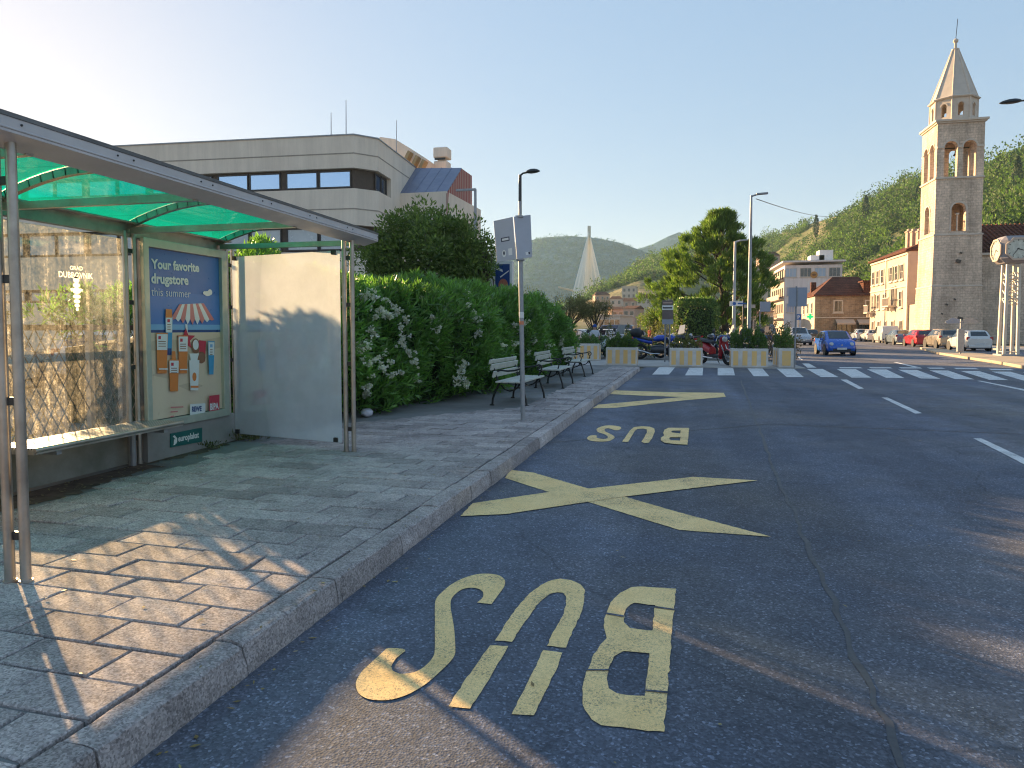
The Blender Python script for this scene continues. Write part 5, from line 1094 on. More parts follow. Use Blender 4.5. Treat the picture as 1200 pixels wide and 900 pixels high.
b = MB(); b.box((ph.x, ph.y, ph.z), (.3, .14, .84)).box((ph.x-.29, ph.y, ph.z), (.28, .14, .3)).box((ph.x+.29, ph.y, ph.z), (.28, .14, .3)); b.build('cross', GCR, c_, W=True); MB().tube([(ph.x, ph.y, ph.z), (ph.x+.2, 105, ph.z)], .04, 5).build('bracket', DARK, c_, W=True)
# ---- white four storey block
wb = thing('apartment_block', 'cream four storey apartment block with flat roof and white rooftop boxes', 'apartment building', (25.5, 142, 0))
wx0, wx1, wy0, wy1, wz = 20.6, 30.4, 135, 152, 14.0
b = MB(); b.box(((wx0+wx1)/2, (wy0+wy1)/2, 6.6), (wx1-wx0, wy1-wy0, 13.2)); b.build('wall', LILAC, wb, W=True)
MB().box((wx0-.04, (wy0+wy1)/2, 6.2), (.1, wy1-wy0+.1, 12.3)).build('side_render', CREAM, wb, W=True)
MB().box(((wx0+wx1)/2, (wy0+wy1)/2-.2, 13.85), (wx1-wx0+.9, wy1-wy0+1, .3)).build('roof_slab', LILAC, wb, W=True)
for px, y0, y1 in ((956, 300, 307), (966, 294, 307)):
    a, c = atY(px, y1, 140), atY(px, y0, 140); b = MB(); b.box((a.x, 140, (13.6+c.z)/2), (2.4, 3, c.z-13.6)); b.build('rooftop_box', WHITEP, wb, W=True)
for zf in (11.1, 7.6, 4.6):
    for j, x in enumerate((21.7, 24.2, 26.7, 29.1)):
        if zf == 11.1 or j in (0, 2): window(wb, (x, wy0, zf), (1, 0, 0), 1.8 if zf > 11 else 1.3, 1.5, DRESS, DGLASS if j % 2 else BLGLASS, .1, True, (2, 0))
    for y in (136.8, 139.3, 141.8, 144.3, 146.8, 149.3): window(wb, (wx0-.09, y, zf), (0, -1, 0), 1.15, 1.5, WOODD, DGLASS, .08, True, (1, 0))
for zf in (10.5, 7.0): b = MB(); b.box((wx0-.5, 143.5, zf), (.9, 16, .14)).box((wx0-.93, 143.5, zf+.45), (.06, 16, .8)); b.build('balcony', CREAM, wb, W=True)
b = MB(); b.box((wx0-.6, 143.5, 3.4), (1.2, 16, .2)); bl_ = b.build('terrace', CREAM, wb, W=True)
b = MB(); b.box((wx0-1.15, 143.5, 4.4), (.04, 16, .05))
for k in range(40): b.tube([(wx0-1.15, 135.6+k*.4, 3.5), (wx0-1.15, 135.6+k*.4, 4.4)], .02, 4)
b.build('railing', DARK, bl_, W=True)
em = atY(954, 322, 134.9); b = MB(); b.prism(ell(0, 0, .62, .62), .12, frame((em.x, 134.98, em.z), (1, 0, 0))); e_ = b.build('round_emblem', pm('amber emblem', (.5, .24, .05), .5), wb, W=True)
b = MB(); b.prism(ell(0, 0, .36, .2), .02, frame((em.x, 134.85, em.z), (1, 0, 0))); b.build('emblem_centre', pm('dark amber', (.2, .08, .02), .5), e_, W=True)
# ---- other houses near and far
def house(label, px, py, Y, wpx, h, d, wall, roof='hip', group='houses on the far hillside', nw=2, drop=9., rzz=None, cat='house', storeys=2):
    c = atY(px, py, Y); wd = wpx*Y/800*1.06; rz = rzz if rzz is not None else random.uniform(-.25, .25)
    t = thing('hillside_house', label, cat, (c.x, c.y, c.z), rz, group)
    MB().box((0, d/2, h/2-drop/2), (wd, d, h+drop)).build('wall', wall, t)
    if roof == 'flat': MB().box((0, d/2, h+.15), (wd+.5, d+.5, .3)).build('roof', wall, t)
    else:
        q = [(-wd/2-.3, -.3, h), (wd/2+.3, -.3, h), (wd/2+.3, d+.3, h), (-wd/2-.3, d+.3, h)]; rh_ = min(wd, d)*.26
        k = wd*.22 if roof == 'hip' else -.0
        MB().add(q+[(-wd/2-.3+k, d/2, h+rh_), (wd/2+.3-k, d/2, h+rh_)], [(0, 1, 5, 4), (1, 2, 5), (2, 3, 4, 5), (3, 0, 4), (3, 2, 1, 0)]).build('roof', TILE, t)
    for s in range(storeys):
        for j in range(nw):
            x = -wd/2+wd*(j+.5)/nw; M = frame((x-.5, 0, h-2.2-s*2.8), (1, 0, 0)); f = MB().prism([rect(-.1, -.1, 1.1, 1.5), rect(0, 0, 1, 1.4)[::-1]], .06, M).build('window', DRESS, t)
            MB().prism(rect(0, 0, 1, 1.4), .02, M).build('pane', DGLASS, f)
    return t
PK = pm('rose render', (.52, .36, .28), .9); WH2 = pm('off white render', (.58, .52, .45), .9)
house('pale modern flat roofed villa highest above the red roofs', 737, 351, 330, 15, 6, 9, WH2, 'flat', nw=3)
house('pink house with low red roof, left edge of the village below the bridge', 706, 354, 330, 16, 3.4, 9, PK, nw=3, storeys=1)
house('pale house with shaded front and red roof under the bridge cables', 722, 363, 290, 13, 4.6, 9, WH2, nw=2)
house('rose house with tiled roof directly below the flat roofed villa', 738, 363, 280, 14, 3.6, 9, PK, 'gable', nw=2, storeys=1)
house('wide sunlit house with long red roof left of the pine', 757, 362, 280, 20, 4.4, 10, WH2, 'hip', nw=4, storeys=1)
house('low rose house with gable end over the parked cars', 724, 373, 200, 13, 2.6, 8, PK, 'gable', nw=2, storeys=1)
house('sunlit rose house with red gable behind the parked van', 737, 375, 190, 13, 3.2, 9, PK, 'gable', nw=2, storeys=1)
house('long flat roofed white shed behind the parked cars', 714, 381, 150, 24, 2.0, 12, WH2, 'flat', nw=4, storeys=1, drop=2)
house('house with tiled roof on the slope above the cream apartment block', 902, 311, 300, 20, 4., 9, PK, 'hip', nw=3, storeys=1)
house('terrace house half hidden by pines above the cream block', 893, 324, 280, 12, 3.2, 8, WH2, 'gable', nw=2, storeys=1)
house('pale house on the upper slope behind the rubble stone house', 776, 332, 420, 15, 5, 10, WH2, 'flat', nw=3, storeys=1)
p = atY(897, 392, 100); t = house('low house with red lean-to roof just left of the cream apartment block', 897, 405, 112, 14, 5.2, 9, PLAST, 'hip', 'low houses by the road', 2, 1, 0.)
house('dark red garage like house behind the two lamp posts', 884, 403, 95, 18, 4.0, 8, PK, 'hip', 'low houses by the road', 3, 1, 0., storeys=1)
# ------------------------------------------------------------------ PLANTERS
PLC = pm('planter concrete', (.76, .69, .62), .9, 0, (.58, .52, .46), 3, 30, .004)
OCHP = pm('faded orange paint', (.90, .54, .18), .85, 0, (.78, .52, .25), 5)
PLG = leafmat('planter leaf', (.07, .12, .035), (.14, .21, .06), .42, .5)
def planter(label, x0, x1, y, d, h, rz=0., stripes=4, z=.04):
    w_ = abs(x1-x0); t = thing('planter', label, 'planter', ((x0+x1)/2, y, z), rz, 'striped concrete planters')
    b = MB(); b.prism([rect(-w_/2, 0, w_/2, d), rect(-w_/2+.09, .09, w_/2-.09, d-.09)[::-1]], h, Matrix()); b.box((0, d/2, .04), (w_-.1, d-.1, .08)); b.build('trough', PLC, t, bevel=.02)
    MB().box((0, d/2, h-.12), (w_-.16, d-.16, .05)).build('soil', MATS['dry dusty earth'], t)
    for k in range(stripes):
        sw = w_/(stripes*2)*1.08; x = -w_/2+w_*(k+.5)/stripes
        q = rect(x-sw/2, .07, x+sw/2, h-.1)
        MB().prism(q, .004, frame((0, -.0035, 0), (1, 0, 0))).build('painted_stripe', OCHP, t)
    for s in (-1, 1):
        for k in range(2): MB().prism(rect(d*(.18+.4*k), .07, d*(.38+.4*k), h-.1), .004, frame((s*(w_/2+.0035), 0 if s > 0 else d, 0), (0, s, 0))).build('painted_stripe', OCHP, t)
    return t
def plants(label, x, y, z, rx, ry, h, n=1500, mt=None, lf=.11, lw=.035, spiky=.9, name='planter_shrub'):
    mt = mt or PLG; t = thing(name, label, 'plant', (x, y, z))
    q = rng.uniform(-1, 1, (n, 2)); hh = rng.random(n)**.6*h*(1-.35*(q[:, 0]**2))*(1+.25*np.sin(q[:, 0]*9+x)+.2*np.sin(q[:, 0]*17))
    P = np.stack([x+q[:, 0]*rx, y+q[:, 1]*ry, z+hh], 1); D = unit(n)*.8+np.stack([q[:, 0]*.6, q[:, 1]*.6, np.full(n, spiky)], 1)
    leaf_obj('foliage', P, D, unit(n), rng.uniform(.7, 1.3, n)*lf, rng.uniform(.7, 1.2, n)*lw, mt, t, W=True)
    b = MB()
    for _ in range(14): a = (x+random.uniform(-.8, .8)*rx, y+random.uniform(-.8, .8)*ry, z-.05); b.tube(bent(a, (a[0]+random.gauss(0, .1), a[1], z+h*random.uniform(.5, .9)), .1, 4), .008, 4)
    b.build('stems', BARK, t, W=True); return t
PS = [(670, 702, 422.5, 1.0, 'orange striped concrete planter beside the last bench', 'clipped dark low shrubs in the planter beside the last bench'),
      (709.5, 747, 428, .74, 'orange striped concrete planter left of the blue motorcycle', 'low dark green shrubs in the planter left of the blue motorcycle'),
      (784.5, 823, 429.5, .74, 'orange striped concrete planter below the clipped hedge and red scooter', 'sparse spiky green plants in the planter left of the red scooter'),
      (857, 899.5, 430.5, .74, 'orange striped concrete planter at the foot of the tall lamp posts', 'bushy dark green shrubs in the planter right of the red scooter')]
for i, (a, c, yb, d, lb, lp) in enumerate(PS):
    p, q = gnd(a, yb, .04), gnd(c, yb, .04); planter(lb, p.x, q.x, (p.y+q.y)/2, d, .73 if i else .8)
    plants(lp, (p.x+q.x)/2, (p.y+q.y)/2+d*.5, .04+.66, (q.x-p.x)*.47, d*.42, (.45, .5, .42, .78)[i], (1500, 1700, 700, 2400)[i], (BOX, PLG, YGR, PLG)[i])
p, q = gnd(912, 430.5, .04), gnd(930, 430.5, .04)
planter('planter with one orange stripe, set lengthwise by the crossing post', p.x, q.x, p.y, 1.55, .74, 0, 1); plants('straggly green shrubs in the lengthwise planter by the crossing post', (p.x+q.x)/2, p.y+.75, .7, .28, .66, .72, 1500)
plants('reddish dry shrubs growing beyond the lengthwise planter by the road', 4.9, 33, .05, .8, .7, 1.5, 1800, leafmat('rusty leaf', (.10, .09, .03), (.22, .12, .05), .3, .6))
for i, (px, Y, rx, h, mt) in enumerate(((690, 36, 1.1, 1.25, BOX), (722, 37, 1.3, 1.35, YGR), (757, 44, 1.3, 1.7, YGR), (783, 43, .9, 2.0, YGR), (745, 36, 1.2, 1.0, PLG), (849, 52, 2.6, 1.5, PLG))):
    p = atY(px, 390, Y); plants(['low clipped green hedge behind the planter beside the last bench', 'loose yellowish bush behind the second planter', 'yellow green bush behind the man by the motorcycles', 'tall dry yellow bush at the foot of the brown sign totem',
        'dark low bush behind the blue motorcycle', 'wide trimmed hedge below the pine behind the red scooter'][i], p.x, Y, 0, rx, .7, h, 1500, mt, .12, .05, .6, 'shrub')
# ------------------------------------------------------------------ LAMPS, SIGNS, CLOCK
def lamp(label, px, ytop, Y, arm, head='flat', r=(.09, .05), col=GALV, z0=0., dark=None):
    a = atY(px, ytop, Y); t = thing('street_lamp', label, 'street lamp', (a.x, Y, z0), group='street lamps')
    H = a.z-z0; b = MB(); b.tube([(0, 0, 0), (0, 0, H*.5), (0, 0, H)], [r[0], (r[0]+r[1])/2, r[1]], 10).tube([(0, 0, 0), (0, 0, .5)], r[0]*1.35, 10)
    b.build('post', col, t, smooth=40)
    if head == 'oval':
        MB().tube([(0, 0, H-.02), (.1, 0, H+.05), (.25, 0, H+.07)], .03, 8).build('arm', dark or col, t, smooth=40)
        b = MB(); n = 12; R_ = [.03, .10, .135, .13, .09, .02]; X_ = [.18, .26, .36, .48, .58, .66]
        for i in range(6):
            for k in range(n): th_ = 2*PI*k/n; b.v.append((X_[i], R_[i]*math.cos(th_), H+.07+(.35 if math.sin(th_) < 0 else .75)*R_[i]*math.sin(th_)+.04*(X_[i]-.18)))
        b.f = [(i*n+k, i*n+(k+1) % n, (i+1)*n+(k+1) % n, (i+1)*n+k) for i in range(5) for k in range(n)]+[tuple(range(n))[::-1], tuple(range(5*n, 6*n))]; b.m = [0]*len(b.f)
        b.build('lamp_head', dark or DARK, t, smooth=50)
    else:
        MB().tube([(0, 0, H-.05), (arm*.5, 0, H+.06)], r[1]*.8, 8).build('arm', col, t)
        MB().box((arm*.75, 0, H+.07), (abs(arm)*.8, .26, .09), -.05, ax='Y').build('lamp_head', col, t, bevel=.02)
    return t
lamp('dark post lamp with oval head rising behind the bus stop sign', 609.5, 205, 22, .5, 'oval', (.075, .05), DARK)
lamp('tallest grey street lamp with short flat head right of the pine', 880.5, 229, 40, .75, 'flat', (.13, .06), GALV)
lamp('shorter pale street lamp standing just left of the tallest lamp', 861.5, 283, 53.5, .75, 'flat', (.15, .09), pm('pale lamp paint', (.5, .5, .5), .5, .3))
# lamp at the right edge: the post stands outside the picture
a = atY(1172, 121, 26); t = thing('street_lamp', 'dark oval street lamp head reaching in from the right edge beside the spire', 'street lamp', (a.x+2.4, 26.6, 0), group='street lamps')
MB().tube([(0, 0, 0), (0, 0, a.z)], [.1, .06], 10).build('post', DARK, t, smooth=40); MB().tube([(0, 0, a.z), (-1.0, -.3, a.z+.12), (-1.75, -.52, a.z+.06)], .03, 8).build('arm', DARK, t)
b = MB(); n = 12; R_ = [.03, .10, .14, .135, .09, .02]; X_ = [0, .1, .24, .42, .58, .68]
for i in range(6):
    for k in range(n): th_ = 2*PI*k/n; b.v.append((-1.72-X_[i], -.53+R_[i]*math.cos(th_), a.z+.05-.05*X_[i]+(.35 if math.sin(th_) < 0 else .75)*R_[i]*math.sin(th_)))
b.f = [(i*n+k, i*n+(k+1) % n, (i+1)*n+(k+1) % n, (i+1)*n+k) for i in range(5) for k in range(n)]+[tuple(range(n))[::-1], tuple(range(5*n, 6*n))]; b.m = [0]*len(b.f); b.build('lamp_head', DARK, t, smooth=50)
a = atY(557, 222, 34); t = thing('street_lamp', 'grey lamp with long flat arm before the striped cladding, above the round tree', 'street lamp', (a.x, 34, 0), group='street lamps')
MB().tube([(0, 0, 0), (0, 0, a.z)], [.09, .07], 8).build('post', GALV, t); MB().box((-.5, 0, a.z), (1.05, .16, .1)).build('lamp_head', GALV, t)
# overhead wire from the tall lamp toward the hill
a, c = atY(886, 233, 40), atY(985, 252, 120); pts = [a.lerp(c, i/14)-Vector((0, 0, 2.2*4*(i/14)*(1-i/14)*.25)) for i in range(15)]
tag(MB().tube(pts, .022, 4).build('overhead_wire', DARK), 'thin overhead wire running from the tallest lamp to the hillside', 'wire')
POSTM = pm('sign post grey', (.3, .3, .31), .5, .4)
SBACK = pm('blue grey sign back', (.30, .33, .40), .45, .25, (.26, .29, .35), 1.5)
BRN = pm('brown tourist sign', (.16, .12, .11), .5); BLU = pm('blue traffic sign', (.03, .13, .42), .4)
p = gnd(931, 431, .05); t = thing('traffic_sign', 'square blue grey sign back on a slim post at the crossing', 'traffic sign', tuple(p)); a = atY(935, 337, p.y)
MB().tube([(0, 0, 0), (a.x-p.x-.05, 0, a.z+.05-p.z)], .032, 8).build('post', POSTM, t); c = atY(935, 348, p.y-.05)
MB().box((c.x-p.x, -.02, c.z-p.z), (.66, .02, .72)).build('sign_plate', SBACK, t, bevel=.004); MB().box((c.x-p.x-.02, -.04, c.z-p.z), (.05, .03, .7)).build('back_rail', POSTM, t)
p = atY(935.7, 371.5, 80); t = thing('parking_sign', 'small square blue parking sign on a post before the rubble stone house', 'traffic sign', (p.x, 80, 0)); MB().tube([(0, 0, 0), (0, 0, p.z+.3)], .04, 6).build('post', POSTM, t)
sg_ = MB().box((0, -.05, p.z), (.62, .03, .62)).build('sign_plate', BLU, t); b = MB(); vs, fs = text_loops('P', .5, .02); b.add(vs, fs, 0, frame((0, -.068, p.z-.18), (1, 0, 0))); b.build('lettering', WHITEP, sg_)
p = atY(896.5, 365, 45); t = thing('traffic_sign', 'square sign back on a post beside the cream apartment block', 'traffic sign', (p.x, 45, 0)); MB().tube([(-.3, 0, 0), (-.3, 0, p.z+.1)], .04, 6).build('post', POSTM, t); MB().box((0, -.05, p.z+.3), (.62, .03, .62)).build('sign_plate', SBACK, t)
# direction post with two arms
p = atY(871, 351, 42); t = thing('direction_sign', 'dark post with a white finger sign left and a cream one right', 'direction sign', (p.x, 42, 0)); MB().tube([(0, 0, 0), (0, 0, p.z)], .045, 8).build('post', DARK, t)
for x0, x1, y0, y1, mt in ((855, 870.4, 353, 358.6, WHITEP), (871.6, 885, 357, 361, CREAM)):
    a, c = atY(x0, y0, 42), atY(x1, y1, 42); f = MB().box(((a.x+c.x)/2-p.x, -.06, (a.z+c.z)/2), (c.x-a.x, .03, a.z-c.z)).build('finger_plate', mt, t)
    if mt is WHITEP:
        b = MB(); b.prism(ell(0, 0, .1, .1), 0, frame((-.5, -.077, (a.z+c.z)/2), (1, 0, 0)), 0); b.prism(rect(-.28, -.04, .2, .04), 0, frame((-.03, -.077, (a.z+c.z)/2), (1, 0, 0)), 0); b.build('print', BLU, f)
# brown totem of plates
p = atY(782.5, 352, 31.5); t = thing('sign_totem', 'tall stack of brown and white sign plates left of the clipped hedge', 'sign totem', (p.x, 31.5, 0))
for y0, y1, mt in ((352, 357.6, BRN), (357.9, 363, WHITEP), (363.3, 374, BRN), (374.3, 380, SBACK)):
    a, c = atY(776, y0, 31.5), atY(789, y1, 31.5); f = MB().box(((a.x+c.x)/2-p.x, 0, (a.z+c.z)/2), (c.x-a.x, .05, a.z-c.z)).build('plate', mt, t)
    if mt is WHITEP:
        b = MB(); M = frame((0, -.027, (a.z+c.z)/2), (1, 0, 0)); b.prism(rect(-.2, -.045, .2, .02), 0, M); b.prism([(-.22, 0), (-.17, .05), (-.17, -.05)], 0, M @ Matrix.Translation((.0, 0, .001))); b.build('print', DARK, f)
    if y0 == 352: b = MB(); b.prism(rect(-.2, -.03, .2, .03), 0, frame((0, -.027, (a.z+c.z)/2), (1, 0, 0))); b.build('print', PK, f)
MB().tube([(-.1, .03, 0), (-.1, .03, p.z)], .035, 6).tube([(.1, .03, 0), (.1, .03, p.z)], .035, 6).build('post', POSTM, t)
# advertising pillar behind the hedge
p = atY(588, 308, 27); t = thing('billboard', 'white billboard with blue poster showing over the oleander hedge', 'billboard', (p.x, 27, 0)); a, c = atY(571, 309, 27), atY(600, 345, 27)
bb_ = MB().box(((a.x+c.x)/2-p.x, .2, a.z-1.9+.1), (c.x-a.x, .3, 3.8)).build('case', WHITEP, t, bevel=.02); MB().box((.06, .2, (a.z-3.8)/2), (.3, .2, a.z-3.6)).build('leg', POSTM, t)
b = MB(); a2, c2 = atY(580, 309, 27), atY(597, 345, 27); z1 = a2.z-.02; M = frame((a2.x-p.x, .045, 0), (1, 0, 0)); wd = c2.x-a2.x; b.prism(rect(0, z1-1.5, wd, z1), 0, M, 0)
M2 = M @ Matrix.Translation((0, 0, .002)); b.prism([(.02, z1-.08), (.3, z1-.22), (.32, z1-.32), (.02, z1-.2)], 0, M2, 1); b.prism([(.2, z1-.5), (wd-.04, z1-.25), (wd-.04, z1-.3), (.22, z1-.55)], 0, M2, 1); b.prism(ell(wd*.55, z1-.85, .2, .26), 0, M2, 2)
b.build('poster', [INK[8], WHITEP, inkm('salmon', (.45, .16, .1))], bb_)
# clock column on the island
cxp = atY(1187, 420, 40.8); t = thing('street_clock', 'octagonal street clock on four pale lattice posts at the right edge', 'street clock', (17.32, 40.8, .13))
PALE = pm('pale steel', (.58, .54, .46), .5, .3, (.48, .44, .37), 2)
hz_ = .33
for sx in (-1, 1):
    for sy in (-1, 1): MB().tube([(sx*hz_*.95, sy*hz_*.95, 0), (sx*hz_*.8, sy*hz_*.8, 4.75)], [.095, .08], 8).build('post', PALE, t, smooth=40)
b = MB()
for z in (.2, 3.0, 4.0): 
    k = hz_*(.95-.23*z/4.75)
    for s in (-1, 1): b.tube([(-k, s*k, z), (k, s*k, z)], .03, 5).tube([(s*k, -k, z), (s*k, k, z)], .03, 5)
for z0 in (2.6, 3.05, 3.5, 3.95):
    k = hz_*(.95-.23*z0/4.75)
    for s in (-1, 1): b.tube([(-k, s*k, z0), (k, s*k, z0+.45)], .02, 5).tube([(k, s*k, z0), (-k, s*k, z0+.45)], .02, 5).tube([(s*k, -k, z0), (s*k, k, z0+.45)], .02, 5)
b.build('lattice_brace', PALE, t); MB().box((0, 0, .04), (1.0, 1.0, .08)).build('foot_plate', GALV, t)
HC = .70; bx = bmesh.new(); bmesh.ops.create_cube(bx, size=2*HC)
bmesh.ops.bevel(bx, geom=[e for e in bx.edges], offset=.24, segments=1, affect='EDGES', profile=.5)
for v in bx.verts: v.co.z += 5.5
me = bpy.data.meshes.new('clock_case'); bx.to_mesh(me); me.materials.append(pm('grey clock case', (.36, .33, .33), .5, .2)); ck = bpy.data.objects.new('clock_case', me); COL.objects.link(ck); ck.parent = t
FACE = pm('greenish clock glass', (.55, .58, .5), .25)
for (nx_, ny_) in ((-1, 0), (0, -1), (1, 0), (0, 1)):
    U = Vector((-ny_, nx_, 0)); M = frame((nx_*(HC+.004), ny_*(HC+.004), 5.5), U, (0, 0, 1))
    o8 = lambda r: [(r*math.cos(PI/8+k*PI/4), r*math.sin(PI/8+k*PI/4)) for k in range(8)]
    b = MB(); b.prism([o8(.62), o8(.52)[::-1]], .05, M); fr_ = b.build('bezel', CREAM, ck)
    MB().prism(o8(.51), .012, M).build('dial', FACE, ck)
    b = MB(); M2 = M @ Matrix.Translation((0, 0, .016))
    for k in range(12): a = k*PI/6; b.prism([(math.cos(a)*.40-math.sin(a)*.015, math.sin(a)*.40+math.cos(a)*.015), (math.cos(a)*.40+math.sin(a)*.015, math.sin(a)*.40-math.cos(a)*.015), (math.cos(a)*.47+math.sin(a)*.015, math.sin(a)*.47-math.cos(a)*.015), (math.cos(a)*.47-math.sin(a)*.015, math.sin(a)*.47+math.cos(a)*.015)], .004, M2)
    b.prism([(-.03, -.05), (.03, -.05), (.015, .26), (-.015, .26)], .006, M2 @ Matrix.Rotation(-1.9, 4, 'Z')).prism([(-.02, -.06), (.02, -.06), (.01, .42), (-.01, .42)], .008, M2 @ Matrix.Rotation(2.5, 4, 'Z')); b.build('clock_hand', DARK, ck)
# arrow sign on a grey bollard, seen from behind
p = gnd(1125, 414.5, .13); t = thing('direction_sign', 'two arrow shaped sign backs on a grey post before the white hatchback', 'direction sign', tuple(p))
MB().box((0, 0, .75), (.34, .2, 1.3)).build('post_cover', GALV, t, bevel=.03); MB().tube([(0, 0, 0), (0, 0, 1.95)], .05, 8).build('post', GALV, t)
for s in (-1, 1): MB().prism([(s*.1, 1.72), (s*.72, 1.70), (s*.86, 1.80), (s*.5, 2.02), (s*.1, 1.95)], .03, frame((0, -.09, 0), (1, 0, 0))).build('arrow_plate', SBACK if s < 0 else GALV, t)
MB().box((0, -.02, 1.78), (1.6, .05, .05)).build('back_rail', GALV, t)
# ------------------------------------------------------------------ CARS
def carpaint(name, c, metal=.1): return pm('car paint '+name, c, .22, metal, tuple(x*.95 for x in c), 1.2, spec=.8)
LGL = pm('headlight glass', (.62, .62, .6), .12, .2); RGL = pm('tail light red', (.5, .015, .015), .2); AMB = pm('indicator amber', (.6, .22, .03), .2)
CARGL = pm('car window', (.02, .025, .03), .05, 0, (.015, .018, .02), .5, spec=1.); PLATE = pm('number plate', (.68, .68, .66), .4); BLKP = pm('black plastic', (.025, .025, .027), .6)
RIM = pm('wheel rim', (.42, .42, .43), .35, .7)
SHAPES = {  # t, z low, z belt, z top (fraction of height), belt half width, roof half width
 'hatch': [(0, .2, .36, .40, .78, .6), (.02, .13, .44, .475, .9, .72), (.10, .12, .52, .56, .98, .84), (.24, .12, .60, .64, 1., .86), (.27, .12, .61, .66, 1., .84), (.44, .12, .64, .985, 1., .74), (.60, .12, .655, 1., 1., .75), (.82, .12, .67, .97, .99, .72), (.88, .13, .67, .93, .98, .71), (.97, .15, .655, .70, .94, .80), (1., .22, .55, .58, .86, .76)],
 'mono': [(0, .2, .38, .42, .78, .6), (.02, .13, .45, .49, .9, .74), (.09, .12, .54, .58, .98, .84), (.16, .12, .60, .65, 1., .86), (.19, .12, .615, .67, 1., .84), (.40, .12, .65, .985, 1., .75), (.60, .12, .66, 1., 1., .76), (.84, .12, .67, .97, .99, .73), (.90, .13, .67, .93, .98, .72), (.975, .15, .65, .70, .94, .82), (1., .22, .55, .58, .86, .78)],
 'sedan': [(0, .2, .36, .40, .78, .6), (.02, .13, .44, .475, .9, .72), (.10, .12, .54, .575, .98, .84), (.24, .12, .62, .66, 1., .86), (.27, .12, .63, .68, 1., .84), (.42, .12, .65, .985, 1., .72), (.56, .12, .66, 1., 1., .73), (.68, .12, .67, .95, 1., .70), (.80, .13, .68, .735, .99, .80), (.97, .16, .66, .70, .93, .82), (1., .24, .56, .58, .86, .78)],
 'van': [(0, .18, .32, .36, .8, .66), (.02, .11, .38, .42, .92, .78), (.08, .1, .46, .50, .98, .86), (.16, .1, .50, .55, 1., .88), (.19, .1, .51, .57, 1., .86), (.33, .1, .54, .97, 1., .84), (.5, .1, .55, 1., 1., .86), (.8, .1, .55, 1., 1., .86), (.95, .1, .55, .985, 1., .85), (.985, .12, .54, .93, .97, .84), (1., .16, .50, .80, .92, .84)]}
